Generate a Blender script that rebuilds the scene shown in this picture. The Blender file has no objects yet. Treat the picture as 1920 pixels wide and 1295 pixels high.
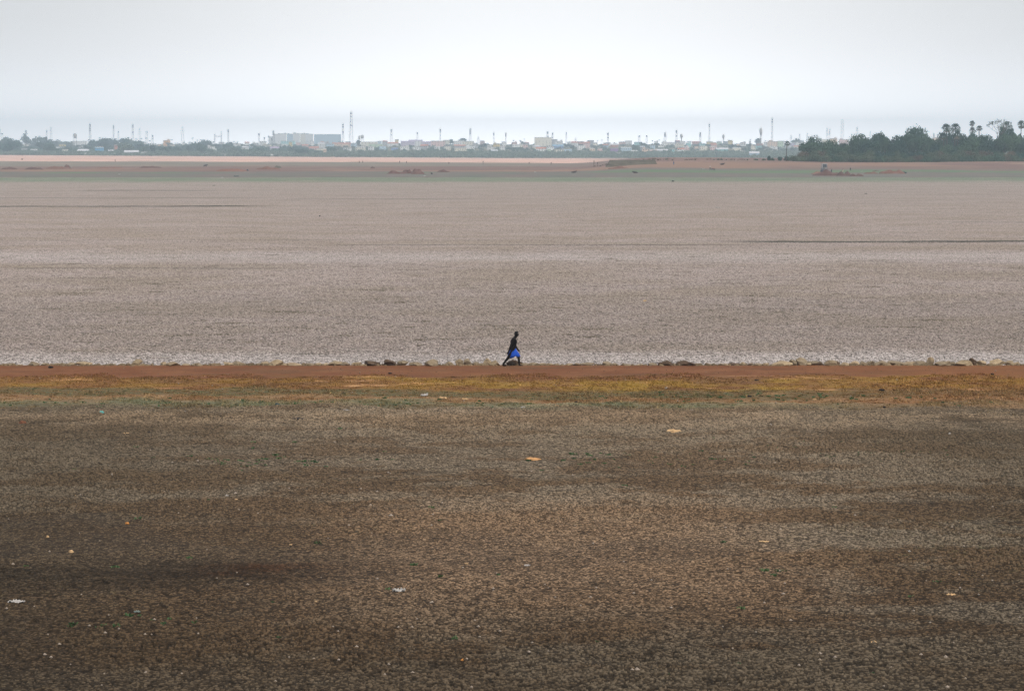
import bpy, bmesh, math, random
import numpy as np
from mathutils import Vector, Matrix
R = math.radians
rnd = random.Random(7)
sc = bpy.context.scene
COL = sc.collection

# ------------------------------------------------------------------ camera geometry
F, H, VH = 5333.0, 10.35, 276.0
PITCH = math.atan((647.5 - VH) / F)
ZB = -0.5                                   # level of the far lake bed
EDGE = H / math.tan(math.atan((684.6 - 647.5) / F) + PITCH)   # far edge of the bund

def ray(u, v):
    a = math.atan((v - 647.5) / F) + PITCH  # angle below the horizon
    return (u - 960) / F / math.cos(math.atan((v - 647.5) / F)) * math.cos(a), math.tan(a)

def DD(v, z=0.0):
    return (H - z) / ray(960, v)[1]

TOWN_Z = [(4000, -3.9), (4300, 0.67), (4700, 2.42), (5300, 5.4), (6000, 9.2), (7000, 15.6), (7600, 17.5), (11000, 17.5)]
def sst(a, b, t):
    t = min(1, max(0, (t - a) / (b - a)))
    return t * t * (3 - 2 * t)

def gz(x, y):
    """height of the ground"""
    if y < EDGE: return 0.0
    if y < EDGE + 2: return ZB * sst(EDGE, EDGE + 2, y)
    z = ZB
    m = sst(0.02, 0.05, x / y)
    z += (4.4 - 0.7 * sst(0.06, 0.12, x / y)) * m * sst(1120, 1500, y)
    if y > 1700: z -= (z - ZB) * sst(1750, 2400, y) * 0.9
    if y > 2300:
        foot = -5.2 + 4.4 * min(1, max(0, -x / y / 0.18))
        z += (foot - z) * sst(2300, 4000, y)
        if y > 4000:
            for (a, za), (b_, zb) in zip(TOWN_Z, TOWN_Z[1:]):
                if y <= b_: break
            t = min(1, (y - a) / (b_ - a)); z = (za + (zb - za) * t) + (foot + 3.9) * max(0, 1 - (y - 4000) / 500)
    return z

def at(u, v, dmin=50, dmax=9500):
    """first point of the ground seen at pixel (u, v) of the 1920 px frame"""
    k, t = ray(u, v)
    y = dmin
    while y < dmax:
        x = k * y
        if H - t * y <= gz(x, y): break
        y += 0.002 * y if y > 160 else 0.1
    return Vector((k * y, y, gz(k * y, y)))

def at_d(u, D):
    if D > 2800: D = 4000 + (D - 2900) * 1.38 if D < 5500 else 7600 + (D - 5500) * 0.8
    x = (u - 960) / F * D
    return Vector((x, D, gz(x, D)))

def v_of(p):
    return VH + (H - p.z) * F / p.y

# ------------------------------------------------------------------ node helper
class NT:
    def __init__(s, nt): s.nt = nt
    def n(s, t, **k):
        o = s.nt.nodes.new(t)
        for a, b in k.items(): setattr(o, a, b)
        return o
    def put(s, sock, v):
        if v is None: return
        if isinstance(v, bpy.types.NodeSocket): s.nt.links.new(v, sock)
        else:
            if sock.type == 'RGBA' and not isinstance(v, (int, float)): v = (*v[:3], 1)
            sock.default_value = v
    def m(s, op, a, b=None, c=None):
        o = s.n('ShaderNodeMath', operation=op)
        s.put(o.inputs[0], a); s.put(o.inputs[1], b)
        if c is not None: s.put(o.inputs[2], c)
        return o.outputs[0]
    def ss(s, v, a, b, lo=0.0, hi=1.0):
        o = s.n('ShaderNodeMapRange', interpolation_type='SMOOTHSTEP')
        s.put(o.inputs['Value'], v); s.put(o.inputs['From Min'], a); s.put(o.inputs['From Max'], b)
        s.put(o.inputs['To Min'], lo); s.put(o.inputs['To Max'], hi)
        return o.outputs[0]
    def mix(s, f, a, b, mode='MIX'):
        o = s.n('ShaderNodeMix', data_type='RGBA', blend_type=mode)
        s.put(o.inputs[0], f); s.put(o.inputs[6], a); s.put(o.inputs[7], b)
        return o.outputs[2]
    def noise(s, vec, scale, detail=3, rough=0.55, off=None, st=None):
        if off is not None or st is not None:
            q = s.n('ShaderNodeMapping')
            s.put(q.inputs[0], vec)
            if off is not None: q.inputs[1].default_value = off
            if st is not None: q.inputs[3].default_value = st
            vec = q.outputs[0]
        o = s.n('ShaderNodeTexNoise')
        s.put(o.inputs['Vector'], vec)
        o.inputs['Scale'].default_value = scale
        o.inputs['Detail'].default_value = detail
        o.inputs['Roughness'].default_value = rough
        return o.outputs[0]
    def band(s, v, a, b, soft):
        return s.m('MULTIPLY', s.ss(v, a - soft, a + soft), s.ss(v, b - soft, b + soft, 1.0, 0.0))

def new_mat(name):
    m = bpy.data.materials.new(name); m.use_nodes = True
    nt = m.node_tree; nt.nodes.clear()
    out = nt.nodes.new('ShaderNodeOutputMaterial')
    bs = nt.nodes.new('ShaderNodeBsdfPrincipled')
    nt.links.new(bs.outputs[0], out.inputs[0])
    bs.inputs['Specular IOR Level'].default_value = 0.15
    bs.inputs['Roughness'].default_value = 0.85
    return m, NT(nt), bs

def mat(name, c, rough=0.8, var=0.15, scale=3.0, spec=0.2, metal=0.0, coord='Object'):
    m, t, bs = new_mat(name)
    tc = t.n('ShaderNodeTexCoord')
    nz = t.noise(tc.outputs[coord], scale, 4, 0.6)
    oi = t.n('ShaderNodeObjectInfo')
    k = t.m('ADD', t.m('MULTIPLY', t.m('SUBTRACT', nz, 0.5), 2.6 * var), t.m('MULTIPLY', t.m('SUBTRACT', oi.outputs['Random'], 0.5), var))
    g = t.m('ADD', k, 1.0)
    cc = t.n('ShaderNodeCombineColor')
    t.put(cc.inputs[0], g); t.put(cc.inputs[1], g); t.put(cc.inputs[2], g)
    t.put(bs.inputs['Base Color'], t.mix(1.0, c, cc.outputs[0], 'MULTIPLY'))
    bs.inputs['Roughness'].default_value = rough
    bs.inputs['Specular IOR Level'].default_value = spec
    bs.inputs['Metallic'].default_value = metal
    return m

def leaf_mat(name, c1, c2, scale=0.35):
    m, t, bs = new_mat(name)
    g = t.n('ShaderNodeNewGeometry'); oi = t.n('ShaderNodeObjectInfo'); tc = t.n('ShaderNodeTexCoord')
    a = t.noise(tc.outputs['Object'], scale, 3, 0.6)
    f = t.m('ADD', t.ss(a, 0.3, 0.7), t.m('MULTIPLY', t.m('SUBTRACT', g.outputs['Random Per Island'], 0.5), 0.7))
    f = t.m('ADD', f, t.m('MULTIPLY', t.m('SUBTRACT', oi.outputs['Random'], 0.5), 0.5))
    mm = t.n('ShaderNodeClamp'); t.put(mm.inputs[0], f)
    t.put(bs.inputs['Base Color'], t.mix(mm.outputs[0], c1, c2))
    bs.inputs['Roughness'].default_value = 0.6
    tr = t.n('ShaderNodeBsdfTranslucent'); t.put(tr.inputs[0], t.mix(mm.outputs[0], c1, c2))
    mx = t.n('ShaderNodeMixShader'); mx.inputs[0].default_value = 0.25
    out = [n for n in t.nt.nodes if n.type == 'OUTPUT_MATERIAL'][0]
    t.nt.links.new(bs.outputs[0], mx.inputs[1]); t.nt.links.new(tr.outputs[0], mx.inputs[2])
    t.nt.links.new(mx.outputs[0], out.inputs[0])
    return m

# ------------------------------------------------------------------ the ground's colours
def ground_mat(name, mode):
    """mode: 'sheet' bare sheet, 'mud' cracked clods (point attributes relief, cell), 'grass' blades"""
    m, t, bs = new_mat(name)
    g = t.n('ShaderNodeNewGeometry')
    P = g.outputs['Position']
    sp = t.n('ShaderNodeSeparateXYZ'); t.put(sp.inputs[0], P)
    x, y = sp.outputs[0], sp.outputs[1]
    fl = t.n('ShaderNodeCombineXYZ'); t.put(fl.inputs[0], x); t.put(fl.inputs[1], y); P = fl.outputs[0]
    w0 = t.noise(P, 0.007, 4, 0.6, off=(33, 7, 0))
    w1 = t.noise(P, 0.045, 3, 0.6, off=(13, 7, 0))
    w2 = t.noise(P, 0.35, 3, 0.6, off=(3, 71, 0))
    wob = t.m('ADD', t.m('MULTIPLY', t.m('SUBTRACT', w1, 0.5), 0.055), t.m('MULTIPLY', t.m('SUBTRACT', w2, 0.5), 0.055))
    wob = t.m('ADD', wob, t.m('MULTIPLY', t.m('MULTIPLY', t.m('SUBTRACT', w0, 0.5), t.ss(y, 600, 1200)), 0.20))
    yw = t.m('MULTIPLY', y, t.m('ADD', wob, 1.0))
    big = t.noise(P, 0.06, 4, 0.6, off=(40, 2, 0))
    med = t.noise(P, 0.4, 4, 0.65, off=(4, 22, 0))
    fine = t.noise(P, 2.2, 4, 0.7, off=(8, 2, 0))
    grit = t.noise(P, 11.0, 3, 0.8)
    s_ = t.n('ShaderNodeSeparateXYZ')
    xr = t.m('DIVIDE', x, y)
    # --- near bed
    M = t.ss(t.m('ADD', t.noise(P, 0.11, 6, 0.7, off=(21, 9, 0), st=(0.7, 1.0, 1)), t.m('MULTIPLY', t.m('SUBTRACT', med, 0.5), 0.5)), 0.45, 0.56)
    silt = t.m('MULTIPLY', t.band(yw, 60, 80, 5), t.ss(x, 3.5, 8.0, 1.0, 0.0))
    M = t.m('MULTIPLY', M, t.m('SUBTRACT', 1.0, t.m('MULTIPLY', silt, 0.75)))
    M = t.m('MAXIMUM', M, t.m('MULTIPLY', t.ss(yw, 57.5, 55.0), 0.6))
    near = t.mix(M, (0.140, 0.094, 0.060), (0.225, 0.185, 0.145))
    near = t.mix(t.m('MULTIPLY', t.ss(med, 0.52, 0.7), 0.45), near, (0.115, 0.078, 0.047))
    near = t.mix(t.m('MULTIPLY', t.m('MULTIPLY', t.ss(big, 0.5, 0.62), t.ss(fine, 0.55, 0.65)), 0.5), near, (0.08, 0.085, 0.04))
    near = t.mix(t.m('MULTIPLY', t.ss(yw, 74, 106), 0.35), near, (0.26, 0.20, 0.145))
    dampL = t.m('MULTIPLY', t.band(t.m('ADD', y, t.m('MULTIPLY', x, -0.12)), 67.5, 71.5, 1.6), t.ss(x, 0.5, -7.0))
    near = t.mix(t.m('MULTIPLY', dampL, t.ss(t.noise(P, 0.7, 5, 0.7, off=(6, 6, 0), st=(0.4, 1, 1)), 0.36, 0.54, 0.4, 1.0)), near, (0.038, 0.026, 0.018))
    rust = t.m('MULTIPLY', t.band(t.m('ADD', y, t.m('MULTIPLY', x, -0.12)), 69.2, 71.0, 0.5), t.band(x, -7.4, -4.8, 0.9))
    near = t.mix(t.m('MULTIPLY', t.m('MULTIPLY', rust, t.ss(med, 0.35, 0.6)), 0.6), near, (0.10, 0.033, 0.012))
    near = t.mix(t.m('MULTIPLY', t.ss(yw, 66, 55), 0.35), near, (0.105, 0.078, 0.052))
    near = t.mix(t.m('MULTIPLY', t.ss(t.m('ADD', t.m('ABSOLUTE', t.m('ADD', x, -1.5)), t.m('MULTIPLY', big, 6.0)), 8.5, 19.0), 0.55), near, (0.075, 0.062, 0.045))  # both sides darkened in the soil colour, partly imitating lens edge falloff
    near = t.mix(1.0, near, (0.60, 0.595, 0.545), 'MULTIPLY')
    near = t.mix(t.m('MULTIPLY', t.ss(t.noise(P, 0.9, 5, 0.7, off=(2, 55, 0), st=(0.45, 1.0, 1)), 0.56, 0.66), 0.5), near, (0.045, 0.036, 0.026))
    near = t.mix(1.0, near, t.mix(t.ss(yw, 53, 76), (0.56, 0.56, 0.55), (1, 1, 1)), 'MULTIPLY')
    near = t.mix(t.m('MULTIPLY', t.m('MULTIPLY', t.band(yw, 63, 82, 6), t.band(x, -4, 7, 3)), 0.5), near, (0.215, 0.145, 0.09))
    tan = t.m('MULTIPLY', t.band(yw, DD(800), DD(773), 3.0), t.ss(med, 0.35, 0.6))
    near = t.mix(t.m('MULTIPLY', tan, 0.45), near, (0.25, 0.185, 0.12))
    # --- bund
    red = t.mix(t.ss(med, 0.35, 0.7), (0.142, 0.060, 0.029), (0.190, 0.088, 0.043))
    red = t.mix(t.m('MULTIPLY', t.ss(t.noise(P, 0.5, 5, 0.7, off=(61, 9, 0), st=(0.35, 1.0, 1)), 0.5, 0.62), 0.6), red, (0.105, 0.062, 0.034))
    yel = t.mix(t.ss(w2, 0.35, 0.65), (0.215, 0.125, 0.036), (0.165, 0.082, 0.036))
    yel = t.mix(t.m('MULTIPLY', t.ss(big, 0.43, 0.56), t.ss(med, 0.42, 0.56)), yel, (0.245, 0.155, 0.034))
    yel = t.mix(t.m('MULTIPLY', t.ss(t.noise(P, 0.13, 3, 0.6, off=(17, 5, 0)), 0.5, 0.62), 0.8), yel, (0.14, 0.075, 0.040))
    grn = t.mix(t.ss(fine, 0.4, 0.65), (0.14, 0.09, 0.045), (0.08, 0.09, 0.048))
    ora = t.mix(t.ss(med, 0.4, 0.6), (0.18, 0.10, 0.048), (0.235, 0.155, 0.085))
    gry = t.mix(t.ss(med, 0.35, 0.62), (0.18, 0.145, 0.09), (0.115, 0.12, 0.070))
    b = t.mix(t.ss(yw, DD(771), DD(757)), near, gry)
    b = t.mix(t.ss(yw, DD(756), DD(749)), b, ora)
    b = t.mix(t.ss(yw, DD(746), DD(741)), b, grn)
    b = t.mix(t.ss(yw, DD(734), DD(727)), b, yel)
    b = t.mix(t.ss(yw, DD(713), DD(703)), b, red)
    b = t.mix(t.m('MULTIPLY', t.ss(xr, 0.07, 0.17), t.ss(yw, 111, 114, 0.0, 0.45)), b, (0.19, 0.085, 0.035))
    pale = t.m('MULTIPLY', t.band(yw, 120.5, 128, 2), t.ss(t.noise(P, 0.28, 5, 0.7, off=(91, 3, 0), st=(0.6, 1.4, 1)), 0.58, 0.68))
    b = t.mix(t.m('MULTIPLY', pale, 0.7), b, (0.52, 0.31, 0.16))
    # --- far bed
    f1 = t.mix(t.ss(med, 0.3, 0.7), (0.385, 0.300, 0.252), (0.445, 0.36, 0.312))
    f1 = t.mix(t.ss(big, 0.38, 0.66), f1, (0.365, 0.287, 0.228))
    f1 = t.mix(t.band(yw, 139, 149, 4), f1, (0.52, 0.44, 0.39))
    f1 = t.mix(t.m('MULTIPLY', t.band(yw, 150, 205, 10), 0.28), f1, (0.27, 0.215, 0.175))
    f1 = t.mix(t.m('MULTIPLY', t.band(yw, 268, 292, 10), 0.45), f1, (0.56, 0.48, 0.44))
    f1 = t.mix(t.m('MULTIPLY', t.ss(yw, 330, 700), 0.5), f1, (0.335, 0.275, 0.235))
    st1 = t.noise(P, 0.55, 4, 0.65, off=(1, 5, 0), st=(0.40, 1.0, 1))
    st2 = t.noise(P, 0.09, 3, 0.6, off=(31, 5, 0), st=(0.4, 1.0, 1))
    stk = t.m('MULTIPLY', t.ss(st1, 0.57, 0.66), t.ss(st2, 0.40, 0.55))
    f1 = t.mix(t.m('MULTIPLY', stk, t.m('ADD', t.band(yw, 150, 300, 20), 0.25)), f1, (0.165, 0.128, 0.088))
    def line(yc, sl, hw, xa, xb, k):
        d = t.m('ABSOLUTE', t.m('SUBTRACT', t.m('ADD', y, t.m('ADD', t.m('MULTIPLY', x, sl), t.m('MULTIPLY', t.m('SUBTRACT', w1, 0.5), hw * 3.0))), yc))
        ww = t.m('MULTIPLY', t.ss(st1, 0.25, 0.7, 0.5, 1.3), hw)
        return t.m('MULTIPLY', t.m('MULTIPLY', t.ss(t.m('DIVIDE', d, ww), 0.6, 1.3, 1.0, 0.0), t.m('MULTIPLY', t.ss(x, xa - 8, xa), t.ss(x, xb, xb + 14, 1.0, 0.0))), k)
    for (ya, sl, hw, xa, xb, k) in ((DD(385, ZB) - 7, -0.10, 4.2, -140, -55, 0.9), (DD(358, ZB), 0.0, 5.0, -102, -84, 0.75), (DD(372, ZB), 0, 4, -140, -62, 0.35),
                                    (DD(374, ZB), 0, 4, -42, -18, 0.35), (DD(455.5, ZB) + 1, -0.03, 2.6, 30, 90, 0.8), (DD(461, ZB) , -0.02, 1.2, -16, 20, 0.5),
                                    (DD(418, ZB), 0, 1.6, 66, 100, 0.6), (DD(505, ZB), 0, 0.8, -42, -28, 0.5), (DD(452, ZB), 0, 1.0, -60, -8, 0.3)):
        f1 = t.mix(line(ya, sl, hw, xa, xb, k), f1, (0.055, 0.058, 0.045))
    f1 = t.mix(1.0, f1, (0.525, 0.57, 0.61), 'MULTIPLY')
    c = t.mix(t.ss(y, EDGE + 0.2, EDGE + 1.6), b, f1)
    # --- green verge and the shore beyond
    ver = t.mix(t.ss(big, 0.35, 0.62), (0.135, 0.14, 0.11), (0.10, 0.13, 0.092))
    c = t.mix(t.ss(yw, DD(345.5, ZB), DD(338, ZB)), c, ver)
    mudg = t.mix(t.ss(big, 0.42, 0.6), (0.17, 0.14, 0.125), (0.13, 0.14, 0.115))
    c = t.mix(t.ss(yw, DD(335.5, ZB), DD(331, ZB)), c, mudg)
    gv2 = t.m('MULTIPLY', t.band(y, DD(325, ZB), 1235, 12), t.ss(t.noise(P, 0.012, 2, 0.5, st=(1, 0.3, 1), off=(9, 1, 0)), 0.42, 0.52))
    c = t.mix(t.m('MULTIPLY', gv2, 0.7), c, (0.10, 0.185, 0.085))
    redl = t.mix(t.ss(med, 0.35, 0.65), (0.20, 0.125, 0.105), (0.15, 0.10, 0.085))
    redl = t.mix(t.ss(t.noise(P, 0.02, 4, 0.65, off=(5, 5, 0), st=(1.0, 0.35, 1)), 0.5, 0.62), redl, (0.205, 0.145, 0.112))
    redl = t.mix(t.m('MULTIPLY', t.band(yw, 1270, 1400, 30), t.ss(t.noise(P, 0.006, 2, 0.5, off=(3, 8, 0)), 0.45, 0.55)), redl, (0.24, 0.155, 0.11))
    c = t.mix(t.ss(yw, 1245, 1290), c, redl)
    ggr = t.mix(t.ss(big, 0.4, 0.6), (0.17, 0.165, 0.13), (0.22, 0.19, 0.15))
    c = t.mix(t.m('MULTIPLY', t.ss(yw, 1560, 1660), t.ss(xr, 0.0, 0.05, 1.0, 0.0)), c, ggr)
    pink = t.mix(t.ss(med, 0.3, 0.7), (0.68, 0.45, 0.36), (0.56, 0.38, 0.31))
    pk = t.m('ADD', t.m('MULTIPLY', xr, 1400.0), 2130.0)
    c = t.mix(t.m('MULTIPLY', t.ss(t.m('SUBTRACT', yw, t.m('MULTIPLY', xr, -1200.0)), 1930, 2060), t.ss(xr, 0.02, 0.05, 1.0, 0.0)), c, pink)
    town = t.mix(t.ss(med, 0.35, 0.65), (0.13, 0.14, 0.075), (0.24, 0.2, 0.13))
    mot = t.noise(P, 0.016, 5, 0.7, off=(7, 70, 0), st=(0.8, 0.5, 1))
    c = t.mix(t.m('MULTIPLY', t.m('MULTIPLY', t.ss(mot, 0.5, 0.62), t.ss(y, 1250, 1500)), 0.45), c, (0.20, 0.155, 0.125))
    c = t.mix(t.m('MULTIPLY', t.m('MULTIPLY', t.ss(mot, 0.46, 0.36), t.band(y, 1250, 2000, 60)), 0.5), c, (0.34, 0.23, 0.165))
    c = t.mix(t.ss(y, 3950, 4050), c, town)
    # --- grit
    gk = t.m('ADD', t.m('MULTIPLY', t.m('SUBTRACT', grit, 0.5), 0.9 if mode != 'grass' else 0.3), t.m('MULTIPLY', t.m('SUBTRACT', fine, 0.5), 0.5))
    if mode == 'mud':
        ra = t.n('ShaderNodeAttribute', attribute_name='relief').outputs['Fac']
        ce = t.n('ShaderNodeAttribute', attribute_name='cell').outputs['Fac']
        gk = t.m('ADD', gk, t.m('MULTIPLY', t.m('SUBTRACT', ce, 0.42), t.ss(y, 50, 90, 2.1, 1.5)))
        gk = t.m('MAXIMUM', gk, -0.75)
    gk = t.m('ADD', gk, 1.0)
    cc = t.n('ShaderNodeCombineColor')
    for i in range(3): t.put(cc.inputs[i], gk)
    c = t.mix(1.0, c, cc.outputs[0], 'MULTIPLY')
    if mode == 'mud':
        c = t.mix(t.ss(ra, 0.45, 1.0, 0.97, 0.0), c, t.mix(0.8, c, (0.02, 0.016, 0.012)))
    if mode == 'grass':
        ce = t.n('ShaderNodeAttribute', attribute_name='cell').outputs['Fac']
        c = t.mix(t.m('MULTIPLY', t.ss(ce, 0.55, 1.0), 0.3), c, (0.42, 0.26, 0.10))
        c = t.mix(t.m('MULTIPLY', t.ss(ce, 0.3, 0.0), 0.5), c, (0.09, 0.075, 0.03))
    if mode == 'grass': c = t.mix(1.0, c, (1.25, 1.25, 1.2), 'MULTIPLY')
    t.put(bs.inputs['Base Color'], c)
    bs.inputs['Roughness'].default_value = 0.95
    bs.inputs['Specular IOR Level'].default_value = 0.05
    bp = t.n('ShaderNodeBump'); bp.inputs['Strength'].default_value = 0.6; bp.inputs['Distance'].default_value = 0.05
    if mode == 'sheet':
        t.put(bp.inputs['Height'], t.m('ADD', fine, t.m('MULTIPLY', grit, 0.5))); t.nt.links.new(bp.outputs[0], bs.inputs['Normal'])
    return m

# ------------------------------------------------------------------ mesh helpers
class MB:
    def __init__(s): s.v, s.f = [], []
    def add(s, vs, fs):
        o = len(s.v); s.v += [tuple(p) for p in vs]; s.f += [tuple(i + o for i in f) for f in fs]
        return s
    def box(s, c, d, rz=0, taper=1.0):
        x, y, z = d[0] / 2, d[1] / 2, d[2] / 2
        vs = []
        for k in (-1, 1):
            tp = taper if k > 0 else 1
            for (a, b) in ((-1, -1), (1, -1), (1, 1), (-1, 1)):
                px, py = a * x * tp, b * y * tp
                vs.append((c[0] + px * math.cos(rz) - py * math.sin(rz), c[1] + px * math.sin(rz) + py * math.cos(rz), c[2] + k * z))
        return s.add(vs, [(3, 2, 1, 0), (4, 5, 6, 7), (0, 1, 5, 4), (1, 2, 6, 5), (2, 3, 7, 6), (3, 0, 4, 7)])
    def tube(s, pts, rs, n=6, cap=True):
        pts = [Vector(p) for p in pts]; vs = []; fs = []
        for i, p in enumerate(pts):
            d = (pts[min(i + 1, len(pts) - 1)] - pts[max(i - 1, 0)]).normalized()
            a = d.cross(Vector((0, 0, 1)) if abs(d.z) < 0.9 else Vector((1, 0, 0))).normalized(); b = d.cross(a)
            for k in range(n):
                an = 2 * math.pi * k / n
                vs.append(p + (a * math.cos(an) + b * math.sin(an)) * rs[i])
        for i in range(len(pts) - 1):
            for k in range(n):
                fs.append((i * n + k, i * n + (k + 1) % n, (i + 1) * n + (k + 1) % n, (i + 1) * n + k))
        if cap:
            fs.append(tuple(range(n))[::-1]); fs.append(tuple((len(pts) - 1) * n + k for k in range(n)))
        return s.add(vs, fs)
    def bar(s, a, b, r): return s.tube([a, b], [r, r], 4, False)
    def mesh(s, name, m=None, smooth=False):
        me = bpy.data.meshes.new(name); me.from_pydata(s.v, [], s.f); me.update()
        if m: me.materials.append(m)
        if smooth: me.polygons.foreach_set('use_smooth', [True] * len(me.polygons))
        return me

def link(name, data, parent=None, loc=(0, 0, 0), rz=0, scale=None):
    o = bpy.data.objects.new(name, data); COL.objects.link(o)
    o.location = loc; o.rotation_euler = (0, 0, rz)
    if scale is not None: o.scale = scale if hasattr(scale, '__len__') else (scale,) * 3
    if parent: o.parent = parent
    return o

def tag(o, label=None, cat=None, group=None, kind=None):
    if label: o['label'] = label
    if cat: o['category'] = cat
    if group: o['group'] = group
    if kind: o['kind'] = kind
    return o

def np_mesh(name, co, quads, mtl, attrs=None, smooth=False):
    me = bpy.data.meshes.new(name)
    me.vertices.add(len(co)); me.vertices.foreach_set('co', np.asarray(co, np.float32).ravel())
    q = np.asarray(quads, np.int32); nq, k = q.shape
    me.loops.add(nq * k); me.loops.foreach_set('vertex_index', q.ravel())
    me.polygons.add(nq); me.polygons.foreach_set('loop_start', np.arange(0, nq * k, k, dtype=np.int32))
    if smooth: me.polygons.foreach_set('use_smooth', np.ones(nq, bool))
    for n_, a in (attrs or {}).items():
        at_ = me.attributes.new(n_, 'FLOAT', 'POINT'); at_.data.foreach_set('value', np.asarray(a, np.float32).ravel())
    me.materials.append(mtl); me.update(); me.validate()
    return me

# ------------------------------------------------------------------ ground sheet
M_sheet = ground_mat('dry_ground', 'sheet')
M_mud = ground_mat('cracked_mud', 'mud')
M_grass = ground_mat('dry_grass', 'grass')

def build_ground():
    ys = list(np.arange(-40, 132, 8)) + list(EDGE + np.arange(-0.4, 3, 0.2)) + list(np.geomspace(140, 1000, 50)) + list(np.arange(1015, 1620, 15)) + list(np.arange(1640, 3950, 60)) + list(np.arange(3960, 4800, 50)) + list(np.arange(4850, 9300, 150))
    ts = np.linspace(-1, 1, 161)
    co = []
    for yy in ys:
        hw = max(60.0, 0.28 * yy)
        for tt in ts:
            x = tt * hw; z = gz(x, yy)
            if yy > 1130 and yy < 1700: z += 0.25 * math.sin(x * 0.05 + yy * 0.01) * sst(1130, 1200, yy) * sst(0.0, 0.05, x / yy)
            co.append((x, yy, z))
    n = len(ts); q = []
    for i in range(len(ys) - 1):
        for j in range(n - 1):
            a = i * n + j; q.append((a, a + 1, a + n + 1, a + n))
    o = link('ground', np_mesh('ground', co, q, M_sheet, smooth=True))
    tag(o, 'dry lake bed, earthen bund and far shore', 'ground', kind='structure')
build_ground()

# ------------------------------------------------------------------ cracked mud: relief tiles spread over the bed
def mud_tile(S, n, cell, seed, amp):
    r = np.random.RandomState(seed); g = int(round(S / cell)); cs = S / g
    jx = (r.rand(g, g) * 0.96 + 0.02); jy = (r.rand(g, g) * 0.96 + 0.02)
    hh = r.rand(g, g); wt = r.rand(g, g); tx = r.randn(g, g) * 0.16; ty = r.randn(g, g) * 0.16
    mg = 0.16
    lin = np.linspace(-mg, S + mg, n)
    X, Y = np.meshgrid(lin, lin)
    X = X + 0.012 * np.sin(Y * 31 + 3) ; Y = Y + 0.012 * np.sin(X * 27)
    ci = np.floor(X / cs).astype(int); cj = np.floor(Y / cs).astype(int)
    f1 = np.full(X.shape, 9.0); f2 = f1.copy(); h = np.zeros(X.shape); cid = np.zeros(X.shape)
    for di in (-1, 0, 1):
        for dj in (-1, 0, 1):
            a = ci + di; b = cj + dj; A = a % g; B = b % g
            px = (a + jx[A, B]) * cs; py = (b + jy[A, B]) * cs
            d = np.hypot(X - px, Y - py) * (0.68 + 0.64 * wt[A, B])
            nh = hh[A, B] ** 2.5 * 1.5 + tx[A, B] * (X - px) / cs * 2 + ty[A, B] * (Y - py) / cs * 2
            new = d < f1
            f2 = np.where(new, f1, np.minimum(f2, d))
            h = np.where(new, nh, h); cid = np.where(new, hh[A, B], cid); f1 = np.where(new, d, f1)
    e = (f2 - f1) / cs
    k = np.clip((e - 0.10) / 0.22, 0, 1); k = k * k * (3 - 2 * k)
    rim = np.exp(-((e - 0.3) / 0.14) ** 2) * 0.25
    z = k * (0.45 + h * 0.75 + rim) + r.rand(*X.shape) * 0.12
    z = np.maximum(z, 0.0)
    ix = np.arange(n * n).reshape(n, n)
    q = np.stack([ix[:-1, :-1], ix[:-1, 1:], ix[1:, 1:], ix[1:, :-1]], -1).reshape(-1, 4)
    gl = np.linspace(-S / 2 - mg, S / 2 + mg, n); GX, GY = np.meshgrid(gl, gl)
    ed = np.clip((S / 2 + mg - np.maximum(np.abs(GX), np.abs(GY))) / (2 * mg), 0, 1)
    z = z * np.clip(ed * 2.1, 0, 1) - 0.3 * (ed < 0.05)
    co = np.stack([GX, GY, z * amp + 0.006], -1).reshape(-1, 3)
    return co, q, k.ravel(), (cid * 0.97 + 0.015).ravel()

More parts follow.
